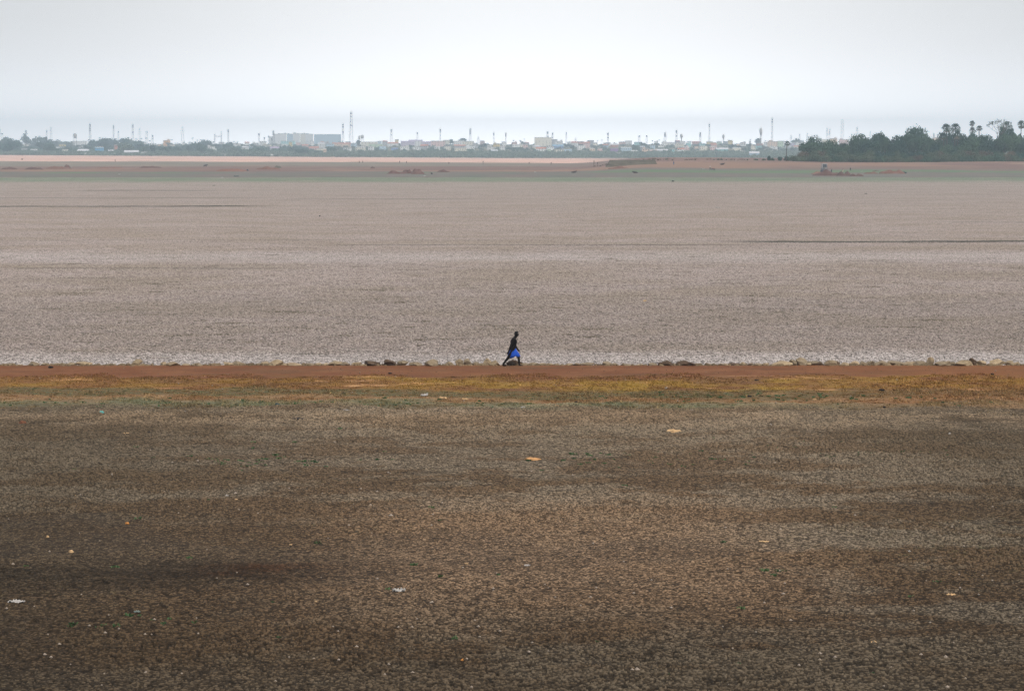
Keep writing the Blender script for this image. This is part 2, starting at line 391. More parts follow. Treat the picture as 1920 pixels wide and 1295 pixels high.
def spread(name, me, S, x0, x1, y0, y1, z0, marg, zlo, zhi, nscale=0.06, rand_z=0.15):
    """geometry nodes: repeat the object's own mesh over a rectangle of ground"""
    o = link(name, me)
    ng = bpy.data.node_groups.new(name + '_spread', 'GeometryNodeTree')
    ng.interface.new_socket('Geometry', in_out='INPUT', socket_type='NodeSocketGeometry')
    ng.interface.new_socket('Geometry', in_out='OUTPUT', socket_type='NodeSocketGeometry')
    T = NT(ng); gi = T.n('NodeGroupInput'); go = T.n('NodeGroupOutput')
    TW = 0.47; half = math.hypot(x1 - x0, y1 - y0) / 2
    nx = ny = int(math.ceil(2 * half / S)) + 1
    gr = T.n('GeometryNodeMeshGrid')
    for k_, v_ in (('Size X', (nx - 1) * S), ('Size Y', (ny - 1) * S), ('Vertices X', nx), ('Vertices Y', ny)): gr.inputs[k_].default_value = v_
    tr = T.n('GeometryNodeTransform'); T.put(tr.inputs[0], gr.outputs[0])
    tr.inputs['Translation'].default_value = ((x0 + x1) / 2, (y0 + y1) / 2, z0); tr.inputs['Rotation'].default_value = (0, 0, TW)
    pos = T.n('GeometryNodeInputPosition'); sp = T.n('ShaderNodeSeparateXYZ'); T.put(sp.inputs[0], pos.outputs[0])
    sel = T.m('LESS_THAN', T.m('ABSOLUTE', sp.outputs[0]), T.m('ADD', T.m('MULTIPLY', sp.outputs[1], 0.19), marg))
    sel = T.m('MULTIPLY', sel, T.m('MULTIPLY', T.m('GREATER_THAN', sp.outputs[1], y0), T.m('LESS_THAN', sp.outputs[1], y1)))
    var = T.n('GeometryNodeInputNamedAttribute', data_type='FLOAT'); var.inputs[0].default_value = 'variant'
    sg = T.n('GeometryNodeSeparateGeometry', domain='FACE'); T.put(sg.inputs[0], gi.outputs[0])
    cmpn = T.m('GREATER_THAN', var.outputs[0], 0.5); T.put(sg.inputs[1], cmpn)
    ti = T.n('GeometryNodeGeometryToInstance')
    T.put(ti.inputs[0], sg.outputs[0]); T.put(ti.inputs[0], sg.outputs[1])
    iop = T.n('GeometryNodeInstanceOnPoints')
    T.put(iop.inputs['Points'], tr.outputs[0]); T.put(iop.inputs['Selection'], sel); T.put(iop.inputs['Instance'], ti.outputs[0])
    iop.inputs['Pick Instance'].default_value = True
    ri = T.n('FunctionNodeRandomValue', data_type='INT')
    im = [s for s in ri.inputs if s.type == 'INT' and s.name in ('Min', 'Max')]
    im[0].default_value = 0; im[1].default_value = 1
    ro = [s for s in ri.outputs if s.type == 'INT'][0]
    T.put(iop.inputs['Instance Index'], ro)
    r2 = T.n('FunctionNodeRandomValue', data_type='INT')
    im = [s for s in r2.inputs if s.type == 'INT' and s.name in ('Min', 'Max')]
    im[0].default_value = 0; im[1].default_value = 3
    [s for s in r2.inputs if s.name == 'Seed'][0].default_value = 5
    ang = T.m('ADD', T.m('MULTIPLY', [s for s in r2.outputs if s.type == 'INT'][0], math.pi / 2), TW)
    cx = T.n('ShaderNodeCombineXYZ'); T.put(cx.inputs[2], ang); T.put(iop.inputs['Rotation'], cx.outputs[0])
    nz = T.noise(pos.outputs[0], nscale, 2, 0.5, off=None)
    z = T.ss(nz, 0.38, 0.62, zlo, zhi)
    if name == 'cracked_mud' or name == 'cracked_mud_clods':
        silt = T.m('MULTIPLY', T.band(sp.outputs[1], 60, 80, 5), T.ss(sp.outputs[0], 3.5, 8.0, 1.0, 0.0))
        z = T.m('MULTIPLY', z, T.m('SUBTRACT', 1.0, T.m('MULTIPLY', silt, 0.6)))
    s3 = T.n('ShaderNodeCombineXYZ'); s3.inputs[0].default_value = 1; s3.inputs[1].default_value = 1; T.put(s3.inputs[2], z)
    T.put(iop.inputs['Scale'], s3.outputs[0])
    T.put(go.inputs[0], iop.outputs[0])
    md = o.modifiers.new('spread', 'NODES'); md.node_group = ng
    return o

def tiles(name, S, n, cell, amp, mtl):
    cs, qs, rs, ce, va = [], [], [], [], []
    off = 0
    for k in (0, 1):
        c, q, r, d = mud_tile(S, n, cell, 11 + k, amp)
        cs.append(c); qs.append(q + off); rs.append(r); ce.append(d); va.append(np.full(len(c), float(k))); off += len(c)
    return np_mesh(name, np.concatenate(cs), np.concatenate(qs), mtl, {'relief': np.concatenate(rs), 'cell': np.concatenate(ce), 'variant': np.concatenate(va)})

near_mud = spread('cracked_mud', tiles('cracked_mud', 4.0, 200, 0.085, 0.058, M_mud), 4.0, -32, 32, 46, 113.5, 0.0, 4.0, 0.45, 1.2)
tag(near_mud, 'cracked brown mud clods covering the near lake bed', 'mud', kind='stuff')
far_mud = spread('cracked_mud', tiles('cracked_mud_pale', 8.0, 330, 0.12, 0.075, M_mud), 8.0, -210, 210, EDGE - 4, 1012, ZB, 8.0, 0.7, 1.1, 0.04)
tag(far_mud, 'pale cracked mud plates covering the lake bed beyond the bund', 'mud', kind='stuff')

def grass_tile(S, nb, hmin, hmax, seed):
    r = np.random.RandomState(seed)
    x = (r.rand(nb) - 0.5) * S; y = (r.rand(nb) - 0.5) * S
    cl = r.rand(26, 2) * S - S / 2                              # clumps
    k = r.rand(nb) < 0.55; w = r.randint(0, 26, nb)
    x = np.where(k, cl[w, 0] + r.randn(nb) * 0.09, x); y = np.where(k, cl[w, 1] + r.randn(nb) * 0.09, y)
    h = (hmin + r.rand(nb) ** 2 * (hmax - hmin)) * np.where(k, 1.25, 0.8); a = r.rand(nb) * 6.283; b = 0.016 + r.rand(nb) * 0.014
    lx = r.randn(nb) * h * 0.55; ly = r.randn(nb) * h * 0.55
    p0 = np.stack([x - np.cos(a) * b, y - np.sin(a) * b, np.full(nb, 0.0)], -1)
    p1 = np.stack([x + np.cos(a) * b, y + np.sin(a) * b, np.full(nb, 0.0)], -1)
    p2 = np.stack([x + lx + np.cos(a) * b * .3, y + ly + np.sin(a) * b * .3, h], -1); p3 = np.stack([x + lx - np.cos(a) * b * .3, y + ly - np.sin(a) * b * .3, h], -1)
    co = np.stack([p0, p1, p2, p3], 1).reshape(-1, 3)
    q = np.arange(nb * 4).reshape(nb, 4)
    c = np.repeat(r.rand(nb), 4)
    return co, q, c

def grass_mesh(name, S, nb, h0, h1):
    cs, qs, ce, va = [], [], [], []; off = 0
    for k in (0, 1):
        c, q, d = grass_tile(S, nb, h0, h1, 3 + k)
        cs.append(c); qs.append(q + off); ce.append(d); va.append(np.full(len(c), float(k))); off += len(c)
    return np_mesh(name, np.concatenate(cs), np.concatenate(qs), M_grass, {'cell': np.concatenate(ce), 'variant': np.concatenate(va)})
gr = spread('grass', grass_mesh('grass', 3.0, 2600, 0.01, 0.055), 3.0, -36, 36, 110.0, 129.0, 0.0, 4.0, 0.5, 1.3, 0.12)
tag(gr, 'short dry yellow and green grass on the bund', 'grass', kind='stuff')

# ------------------------------------------------------------------ rocks along the bund's edge
NUM = ['first', 'second', 'third', 'fourth', 'fifth', 'sixth', 'seventh', 'eighth', 'ninth', 'tenth', 'eleventh', 'twelfth', 'thirteenth', 'fourteenth', 'fifteenth', 'sixteenth', 'seventeenth', 'eighteenth', 'nineteenth', 'twentieth',
       'twenty-first', 'twenty-second', 'twenty-third', 'twenty-fourth', 'twenty-fifth', 'twenty-sixth', 'twenty-seventh', 'twenty-eighth', 'twenty-ninth', 'thirtieth', 'thirty-first', 'thirty-second', 'thirty-third', 'thirty-fourth', 'thirty-fifth', 'thirty-sixth', 'thirty-seventh', 'thirty-eighth', 'thirty-ninth', 'fortieth'] + ['farthest'] * 60
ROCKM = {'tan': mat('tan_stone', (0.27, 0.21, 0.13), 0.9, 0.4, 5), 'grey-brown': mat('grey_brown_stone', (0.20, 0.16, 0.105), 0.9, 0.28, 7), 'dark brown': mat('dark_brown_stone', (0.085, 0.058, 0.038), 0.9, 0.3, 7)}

def rock_mesh(name, w, d, h, seed, m, square=0.5):
    r = random.Random(seed)
    bm = bmesh.new(); bmesh.ops.create_icosphere(bm, subdivisions=3, radius=1)
    ph = [Vector((r.uniform(-1, 1), r.uniform(-1, 1), r.uniform(-1, 1))).normalized() for _ in range(15)]
    cut = [(p, r.uniform(0.50, 0.80)) for p in ph]
    o3 = Vector((r.uniform(0, 50),) * 3)
    from mathutils import noise
    for v in bm.verts:
        c = v.co.copy()
        mx = max(abs(c.x), abs(c.y), abs(c.z)); c = c.lerp(c / mx, square * 0.6)
        for p, lim in cut:
            dd = c.dot(p)
            if dd > lim: c -= p * (dd - lim) * 0.9
        c += c.normalized() * noise.noise(c * 2.1 + o3) * 0.16 + c.normalized() * noise.noise(c * 6 + o3) * 0.05
        v.co = Vector((c.x * w / 2 * 1.18, c.y * d / 2 * 1.15, c.z * h * 0.74 + h * 0.36))
    me = bpy.data.meshes.new(name); bm.to_mesh(me); bm.free(); me.materials.append(m)
    return me

rocks = []
def rk(u0, items):
    for (cx, w, h) in items: rocks.append([u0 + cx / 4, w / 4, h / 4])
rk(0, [(30, 60, 20), (110, 50, 16), (230, 70, 42), (300, 60, 24), (380, 50, 18), (430, 60, 26), (500, 70, 24), (590, 100, 34), (700, 60, 16), (800, 70, 18), (880, 50, 16), (990, 70, 50), (1060, 40, 18), (1200, 45, 34), (1270, 110, 34), (1370, 60, 18), (1460, 90, 28), (1560, 60, 18), (1690, 70, 28), (1765, 90, 40), (1850, 60, 26)])
rk(480, [(0, 60, 22), (50, 60, 28), (130, 95, 48), (200, 50, 22), (272, 90, 30), (345, 50, 18), (395, 60, 26), (450, 60, 22), (510, 45, 24), (575, 105, 38), (655, 70, 38), (735, 80, 28), (800, 50, 22), (865, 120, 40), (940, 40, 20), (1003, 84, 56), (1088, 90, 48), (1190, 90, 40), (1325, 95, 62), (1445, 60, 30), (1520, 66, 56), (1590, 50, 54), (1640, 50, 28), (1690, 40, 22), (1738, 62, 54), (1786, 60, 48)])
rk(960, [(0, 70, 48), (45, 60, 44), (100, 70, 28), (170, 60, 34), (230, 50, 24), (290, 60, 20), (345, 34, 22), (430, 70, 22), (495, 60, 26), (570, 90, 22), (650, 50, 18), (722, 55, 40), (775, 50, 20), (870, 60, 22), (960, 60, 16), (1060, 70, 30), (1130, 50, 30), (1185, 80, 46), (1325, 130, 40), (1430, 60, 14), (1500, 50, 18), (1600, 70, 16), (1680, 80, 24), (1745, 50, 34), (1800, 50, 20), (1860, 80, 24)])
rk(1440, [(0, 50, 22), (60, 60, 24), (135, 130, 42), (208, 50, 56), (272, 84, 60), (330, 40, 22), (385, 96, 40), (488, 100, 44), (545, 40, 36), (600, 80, 34), (680, 84, 38), (745, 64, 34), (798, 60, 36), (880, 100, 38), (1000, 130, 40), (1085, 80, 36), (1150, 80, 38), (1198, 60, 46), (1243, 50, 68), (1330, 104, 52), (1405, 56, 34), (1490, 130, 50), (1562, 64, 60), (1640, 90, 38), (1755, 120, 56), (1850, 80, 38), (1905, 50, 34)])
rocks.sort()
SC = DD(686) / F
left = [r for r in rocks if r[0] < 948]; right = [r for r in rocks if r[0] >= 948]
for side, lst in (('left', left[::-1]), ('right', right)):
    for i, (u, w, h) in enumerate(lst):
        r = random.Random(int(u * 10))
        wm, hm = w * SC * 1.16, h * SC * 0.92
        kind = r.choice(['tan', 'tan', 'grey-brown', 'grey-brown', 'dark brown']) if not 930 < u < 965 else 'dark brown'  # rock behind the walker's legs coloured dark to stand for a shadow
        shape = 'upright block' if h / w > 0.85 else ('flat slab' if h / w < 0.33 else ('rounded boulder' if r.random() < 0.5 else 'blocky stone'))
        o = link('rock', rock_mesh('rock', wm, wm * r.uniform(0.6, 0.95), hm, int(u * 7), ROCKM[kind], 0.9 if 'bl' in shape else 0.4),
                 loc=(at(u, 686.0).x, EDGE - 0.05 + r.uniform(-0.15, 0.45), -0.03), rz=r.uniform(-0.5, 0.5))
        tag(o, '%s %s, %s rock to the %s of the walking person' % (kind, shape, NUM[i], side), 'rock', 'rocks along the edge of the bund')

# ------------------------------------------------------------------ the walking person
SKIN = mat('dark_skin', (0.006, 0.0042, 0.004), 0.7, 0.1, 20, 0.12)
HAIR = mat('black_hair', (0.006, 0.006, 0.007), 0.8, 0.1, 60)
BLUE = mat('blue_cloth', (0.006, 0.052, 0.33), 0.8, 0.55, 9)

def skin_body(name, chains, mtl, parent, sub=2):
    """chains: lists of (key, (x,y,z), (rx,ry)); the same key joins chains"""
    idx, vs, rs, es = {}, [], [], []
    for ch in chains:
        prev = None
        for k, p, r in ch:
            if k not in idx:
                idx[k] = len(vs); vs.append(p); rs.append(r)
            if prev is not None: es.append((idx[prev], idx[k]))
            prev = k
    me = bpy.data.meshes.new(name); me.from_pydata(vs, es, []); me.materials.append(mtl)
    o = link(name, me, parent)
    sm = o.modifiers.new('skin', 'SKIN'); sm.use_smooth_shade = True
    for i, d in enumerate(me.skin_vertices[0].data):
        q_ = rs[i] if hasattr(rs[i], '__len__') else (rs[i], rs[i]); d.radius = (q_[0] * 1.22, q_[1] * 1.22); d.use_root = (i == 0)
    sb = o.modifiers.new('sub', 'SUBSURF'); sb.levels = sub; sb.render_levels = sub
    return o

def P3(u, v, y=0.0): return ((u - 958.0) * SC, y, (684.0 - v) * SC)

def hand(sh, wr, side, tag_):
    """five curled fingers from the wrist, as chains"""
    w = Vector(wr); d = (w - Vector(sh)).normalized(); s = Vector((0, 1, 0)) * side; n_ = d.cross(s).normalized()
    palm = w + d * 0.075
    ch = [[(tag_ + 'wr', wr, (0.024, 0.019)), (tag_ + 'pa', tuple(palm), (0.034, 0.014))]]
    for k, ln in enumerate((0.072, 0.082, 0.076, 0.058)):
        b_ = palm + n_ * ((k - 1.5) * 0.019) + d * 0.018
        m_ = b_ + d * ln * 0.5 + s * -0.006; e_ = b_ + d * ln * 0.85 - s * 0.026
        ch.append([(tag_ + 'pa', tuple(palm), 0), (tag_ + 'f%d' % k, tuple(b_), 0.0095), (tag_ + 'g%d' % k, tuple(m_), 0.0085), (tag_ + 'h%d' % k, tuple(e_), 0.007)])
    tb = w + d * 0.03 - n_ * 0.03
    ch.append([(tag_ + 'wr', wr, 0), (tag_ + 't0', tuple(tb), 0.012), (tag_ + 't1', tuple(tb + d * 0.032 - n_ * 0.012), 0.010), (tag_ + 't2', tuple(tb + d * 0.055 - n_ * 0.008), 0.008)])
    return ch

def build_walker():
    root = link('person', None, loc=((958 - 960) / F * EDGE, EDGE - 0.45, 0.0), rz=0)
    hip, wst, chs = P3(961.6, 655), P3(962.4, 648), P3(963.4, 638)
    nk, nk2, hd = P3(964.8, 631.2), P3(967.0, 628.6), P3(968.6, 624.4)
    ch = [[('hip', hip, (0.135, 0.125)), ('wst', wst, (0.12, 0.115)), ('rib', P3(962.8, 643.0), (0.14, 0.13)), ('chs', chs, (0.16, 0.15)), ('up', P3(963.9, 633.6), (0.13, 0.13)), ('nk', nk, (0.08, 0.08)), ('nk2', nk2, (0.052, 0.052)), ('hd0', P3(968.2, 626.4), (0.074, 0.08)), ('hd', hd, (0.09, 0.105)), ('hdt', P3(968.8, 621.6), (0.08, 0.09))]]
    for s, nm in ((-1, 'r'), (1, 'l')):
        sh = P3(963.2, 634.2, s * 0.165)
        if s < 0: el, wr = P3(957.4, 646.6, s * 0.24), P3(953.6, 655.6, s * 0.25)
        else: el, wr = P3(965.4, 645.8, s * 0.23), P3(970.6, 652.6, s * 0.19)
        md = tuple((Vector(sh) + Vector(el)) / 2)
        fm = tuple(Vector(el).lerp(Vector(wr), 0.35))
        ch.append([('up', chs, 0), (nm + 'sh', sh, 0.066), (nm + 'um', md, 0.056), (nm + 'el', el, 0.044), (nm + 'fm', fm, 0.044), (nm + 'wr', wr, 0.028)])
        ch += hand(el, wr, s, nm)
    hr, hl = P3(961.2, 657, -0.09), P3(962.6, 657, 0.09)
    ch.append([('hip', hip, 0), ('rh', hr, 0.088), ('rt', P3(957.0, 662.5, -0.10), 0.076), ('rk', P3(952.9, 668, -0.10), 0.056), ('rc', P3(949.6, 672.2, -0.10), 0.053), ('ra', P3(943.6, 679.8, -0.10), 0.034), ('rb', P3(942.6, 682.0, -0.10), 0.034), ('rf', P3(946.8, 683.2, -0.12), (0.040, 0.024)), ('re', P3(949.2, 683.4, -0.13), (0.038, 0.016))])
    ch.append([('hip', hip, 0), ('lh', hl, 0.088), ('lt', P3(968.0, 662.0, 0.10), 0.076), ('lk', P3(972.2, 667.6, 0.10), 0.056), ('lc', P3(973.0, 672.2, 0.10), 0.054), ('la', P3(973.6, 680.4, 0.10), 0.034), ('lb', P3(973.4, 682.4, 0.10), 0.034), ('lf', P3(977.0, 683.3, 0.12), (0.040, 0.022)), ('le', P3(980.2, 683.5, 0.13), (0.036, 0.015))])
    body = skin_body('body', ch, SKIN, root)
    fb = MB()
    hc = Vector(hd)
    # nose, brow, lips, ears
    fx = hc + Vector((0.098, 0, -0.012))
    fb.add([fx + Vector((-0.02, 0, 0.03)), fx + Vector((0.022, 0, -0.018)), fx + Vector((-0.02, 0.017, -0.022)), fx + Vector((-0.02, -0.017, -0.022)), fx + Vector((-0.03, 0, -0.02))], [(0, 2, 1), (0, 1, 3), (1, 2, 3), (2, 4, 3), (0, 4, 2), (0, 3, 4)])
    link('nose', fb.mesh('nose', SKIN, True), root); fb = MB()
    fb.tube([fx + Vector((-0.014, -0.026, -0.05)), fx + Vector((0.002, 0, -0.048)), fx + Vector((-0.014, 0.026, -0.05))], [0.005, 0.009, 0.005], 6)
    link('mouth', fb.mesh('mouth', SKIN, True), root); fb = MB()
    fb.tube([fx + Vector((-0.02, -0.045, 0.026)), fx + Vector((-0.006, -0.02, 0.03)), fx + Vector((-0.008, 0, 0.026)), fx + Vector((-0.006, 0.02, 0.03)), fx + Vector((-0.02, 0.045, 0.026))], [0.006] * 5, 6)
    link('brow', fb.mesh('brow', SKIN, True), root)
    for s in (-1, 1):
        fb = MB(); e = hc + Vector((-0.005, s * 0.082, -0.015))
        fb.tube([e + Vector((0.006, 0, -0.03)), e + Vector((-0.012, s * 0.008, 0.0)), e + Vector((0, s * 0.004, 0.028)), e + Vector((0.014, 0, 0.022))], [0.008, 0.012, 0.012, 0.006], 6)
        link('ear', fb.mesh('ear', SKIN, True), root)
    EYE = mat('eye_white', (0.4, 0.38, 0.35), 0.3, 0.02)
    for s in (-1, 1): link('eye', MB().box(fx + Vector((-0.016, s * 0.03, 0.014)), (0.01, 0.022, 0.009)).mesh('eye', EYE), root)
    # hair cap
    bm = bmesh.new(); bmesh.ops.create_icosphere(bm, subdivisions=4, radius=1)
    from mathutils import noise
    bmesh.ops.delete(bm, geom=[v for v in bm.verts if v.co.z < -0.25 + max(0, v.co.x) * 0.75], context='VERTS')
    for v in bm.verts:
        k = 1 + 0.06 * noise.noise(v.co * 9)
        v.co = Vector((v.co.x * 0.108 * k - 0.006, v.co.y * 0.092 * k, v.co.z * 0.112 * k + 0.022)) + Vector(P3(968.8, 623.4))
    me = bpy.data.meshes.new('hair'); bm.to_mesh(me); bm.free(); me.materials.append(HAIR)
    hr_ = link('hair', me, root); sd = hr_.modifiers.new('s', 'SOLIDIFY'); sd.thickness = 0.014
    # blue wrap / shorts
    rings = [(0.835, -0.055, 0.185, 0.118), (0.79, -0.07, 0.195, 0.13), (0.70, -0.125, 0.245, 0.165), (0.60, -0.175, 0.315, 0.19), (0.50, -0.205, 0.372, 0.20), (0.44, -0.185, 0.372, 0.195)]
    co, q = [], []; n = 48
    xo = P3(960, 684)[0]
    for j, (z, xa, xb, yr) in enumerate(rings):
        for k in range(n):
            a = 2 * math.pi * k / n; fold = 1 + 0.05 * (j / 5) * math.sin(a * 7 + j * 0.5) + 0.03 * (j / 5) * math.sin(a * 13)
            xx = (xa + xb) / 2 + (xb - xa) / 2 * math.cos(a) * fold
            zz = z
            if j == 5: zz += -0.075 * math.exp(-((xx + 0.02) / 0.10) ** 2) + 0.035 * math.exp(-((xx - 0.15) / 0.09) ** 2) + 0.012 * math.sin(a * 9)
            co.append((xx + xo, yr * math.sin(a) * fold, zz))
    for j in range(5):
        for k in range(n): q.append((j * n + k, j * n + (k + 1) % n, (j + 1) * n + (k + 1) % n, (j + 1) * n + k))
    s_ = link('shorts', np_mesh('shorts', co, q, BLUE, smooth=True), root)
    s_.modifiers.new('s', 'SOLIDIFY').thickness = 0.01
    tag(root, 'person in bright blue knee-length shorts striding along the bund', 'person')
build_walker()

def far_person(p, face, top, low, label, hgt=1.65):
    root = link('person', None, loc=p, rz=face)
    s = hgt / 1.7
    S_ = lambda x, y, z: (x * s, y * s, z * s)
    ch = [[('hip', S_(0, 0, .92), .12), ('wst', S_(0, 0, 1.08), .11), ('chs', S_(.01, 0, 1.30), .15), ('nk', S_(.0, 0, 1.46), .055), ('hd', S_(.02, 0, 1.58), (.08, .09)), ('ht', S_(.02, 0, 1.64), .07)]]
    for k in (-1, 1):
        ch.append([('chs', S_(.01, 0, 1.30), 0), ('s%d' % k, S_(0, k * .18, 1.38), .055), ('e%d' % k, S_(-.02, k * .25, 1.12), .04), ('w%d' % k, S_(.05, k * .24, .88), .03), ('h%d' % k, S_(.07, k * .24, .79), (.035, .016))])
        ch.append([('hip', S_(0, 0, .92), 0), ('u%d' % k, S_(0, k * .09, .86), .085), ('k%d' % k, S_(k * .06, k * .10, .49), .056), ('a%d' % k, S_(k * .12 - .03, k * .10, .08), .036), ('f%d' % k, S_(k * .12 + .12, k * .11, .03), (.035, .02))])
    skin_body('body', ch, SKIN, root, 1)
    m = MB(); m.tube([S_(0, 0, .88), S_(0, 0, 1.05), S_(.01, 0, 1.3), S_(0, 0, 1.44)], [.15 * s, .145 * s, .19 * s, .09 * s], 10)
    link('shirt', m.mesh('shirt', top, True), root)
    m = MB(); m.tube([S_(0, 0, .93), S_(0, 0, .7), S_(0, 0, .45)], [.15 * s, .2 * s, .22 * s], 10)
    link('sarong', m.mesh('sarong', low, True), root)
    bm = bmesh.new(); bmesh.ops.create_icosphere(bm, subdivisions=2, radius=.105 * s)
    bmesh.ops.delete(bm, geom=[v for v in bm.verts if v.co.z < -0.02], context='VERTS')
    for v in bm.verts: v.co += Vector(S_(.01, 0, 1.62))
    me = bpy.data.meshes.new('hair'); bm.to_mesh(me); bm.free(); me.materials.append(HAIR); hh = link('hair', me, root)
    tag(root, label, 'person'); return root, hh

# ------------------------------------------------------------------ litter on the near ground
WHITE = mat('white_plastic', (0.36, 0.345, 0.32), 0.5, 0.1, 12, 0.4)
TEAL = mat('teal_plastic', (0.10, 0.36, 0.33), 0.4, 0.15, 9, 0.5)
BLACKC = mat('black_scrap', (0.012, 0.011, 0.012), 0.8, 0.2, 9)
TANC = mat('tan_sack', (0.50, 0.34, 0.18), 0.9, 0.25, 9)
OCHRE = mat('ochre_stone', (0.50, 0.28, 0.12), 0.9, 0.25, 9)
ORANGE = mat('orange_plastic', (0.45, 0.20, 0.05), 0.5, 0.1, 9)
RAG = mat('grey_green_rag', (0.16, 0.20, 0.18), 0.9, 0.2, 9)
BROWN = mat('brown_scrap', (0.16, 0.07, 0.04), 0.9, 0.2, 9)
DARKTEAL = mat('dark_teal_scrap', (0.03, 0.06, 0.065), 0.7, 0.2, 9)

def crumple(name, w, h, m, seed, sheet=False, d=None):
    """a crumpled sheet or a slumped bag with real thickness"""
    from mathutils import noise
    bm = bmesh.new(); o3 = Vector((seed * 1.7, seed, 0))
    if sheet:
        bmesh.ops.create_grid(bm, x_segments=14, y_segments=10, size=0.5)
        for v in bm.verts:
            c = v.co.copy()
            z = abs(noise.noise(c * 4 + o3)) * 1.6 + max(0, noise.noise(c * 9 + o3)) * 0.4
            v.co = Vector((c.x * w * (1 + 0.3 * noise.noise(c * 3 + o3 * 2)), c.y * (d or w * 0.6) * (1 + 0.4 * noise.noise(c * 3 + o3)), z * h + 0.03))
        bmesh.ops.solidify(bm, geom=bm.faces[:], thickness=0.006)
    else:
        bmesh.ops.create_icosphere(bm, subdivisions=3, radius=1)
        for v in bm.verts:
            c = v.co.copy(); k = 1 + 0.35 * noise.noise(c * 1.7 + o3) + 0.16 * noise.noise(c * 5 + o3)
            tp = 1 - 0.45 * max(0, c.x) ** 1.5
            v.co = Vector((c.x * w / 2 * k, c.y * (d or w * 0.3) * k * tp, max(-0.02, (c.z * 0.55 * tp + 0.4) * h * k)))
    me = bpy.data.meshes.new(name); bm.to_mesh(me); bm.free(); me.materials.append(m)
    return me

def litter(name, u, v, w, h, m, label, cat, sheet=False, seed=None, rz=None):
    p = at(u, v); s = p.y / F
    o = link(name, crumple(name, w * s * (0.85 if sheet else 1), h * s * (0.8 if sheet else 1), m, seed or int(u), sheet), loc=p, rz=rz if rz is not None else rnd.uniform(-0.4, 0.4))
    tag(o, label, cat); return o

for a in [
    ('plastic_bag', 185, 777, 9, 8, TEAL, 'small teal plastic bag on the edge of the mud', 'bag'),
    ('scrap', 557, 788, 24, 5, BLACKC, 'long black scrap lying on mud below the bund', 'debris'),
    ('scrap', 35, 796, 15, 7, BROWN, 'dark brown curled scrap at the left end of the mud', 'debris'),
    ('scrap', 72, 783, 10, 3, BLACKC, 'thin black scrap above the dark brown curled scrap', 'debris'),
    ('scrap', 273, 813, 13, 4, BLACKC, 'thin black scrap beside the pale torn strip', 'debris'),
    ('sack', 1266, 813, 25, 9, TANC, 'crumpled tan sack, bright on the dark mud', 'sack'),
    ('stone', 1000, 864, 30, 6, OCHRE, 'flat ochre stone low on the mud, right of centre', 'stone'),
    ('scrap', 517, 760, 8, 5, DARKTEAL, 'small dark lump in the grey-green fringe grass', 'debris'),
    ('scrap', 1082, 755, 8, 3, BLACKC, 'black scrap in the fringe grass below the walker', 'debris'),
    ('scrap', 1422, 714, 9, 3, BLACKC, 'small black scrap on the bund, right of centre', 'debris'),
    ('scrap', 1409, 744, 9, 3, BLACKC, 'small black scrap low on the bund, below another', 'debris'),
    ('scrap', 1659, 733, 10, 5, BLACKC, 'black curved scrap on the right of the bund', 'debris'),
    ('scrap', 1867, 704, 6, 5, BLACKC, 'black lump near the rocks at the right end', 'debris'),
    ('scrap', 1664, 765, 6, 3, BLACKC, 'tiny black scrap in the fringe below the curved scrap', 'debris'),
    ('scrap', 90, 690, 11, 4, BLACKC, 'dark clod on the red path at the left', 'debris'),
    ('scrap', 730, 701, 8, 3, BLACKC, 'small dark clod on the red path, left of the walker', 'debris'),
    ('scrap', 676, 787, 9, 4, DARKTEAL, 'greenish dark lump right of the long black scrap', 'debris'),
    ('ball', 1788, 816, 5, 5, WHITE, 'small round white ball on mud at the right', 'ball'),
    ('stone', 1741, 858, 7, 4, OCHRE, 'small pink-tan stone below the white ball', 'stone'),
    ('stone', 121, 1037, 10, 7, TANC, 'pale round stone on the dark mud at lower left', 'stone'),
    ('stone', 77, 1008, 6, 4, TANC, 'small pale stone above the pale round stone', 'stone'),
    ('scrap', 229, 984, 9, 5, ORANGE, 'small orange scrap on the dark smooth mud', 'debris'),
    ('stone', 866, 1241, 8, 6, ORANGE, 'small rust-orange lump near the bottom edge', 'stone'),
    ('stone', 437, 939, 7, 4, TANC, 'cream stone beside a white flake on the mud', 'stone'),
    ('stone', 1210, 567, 8, 5, TANC, 'tiny tan stone out on the pale lake bed', 'stone'),
    ('stone', 1455, 864, 5, 3, WHITE, 'tiny pale stone on the mud right of the tan sack', 'stone'),
]: litter(*a)
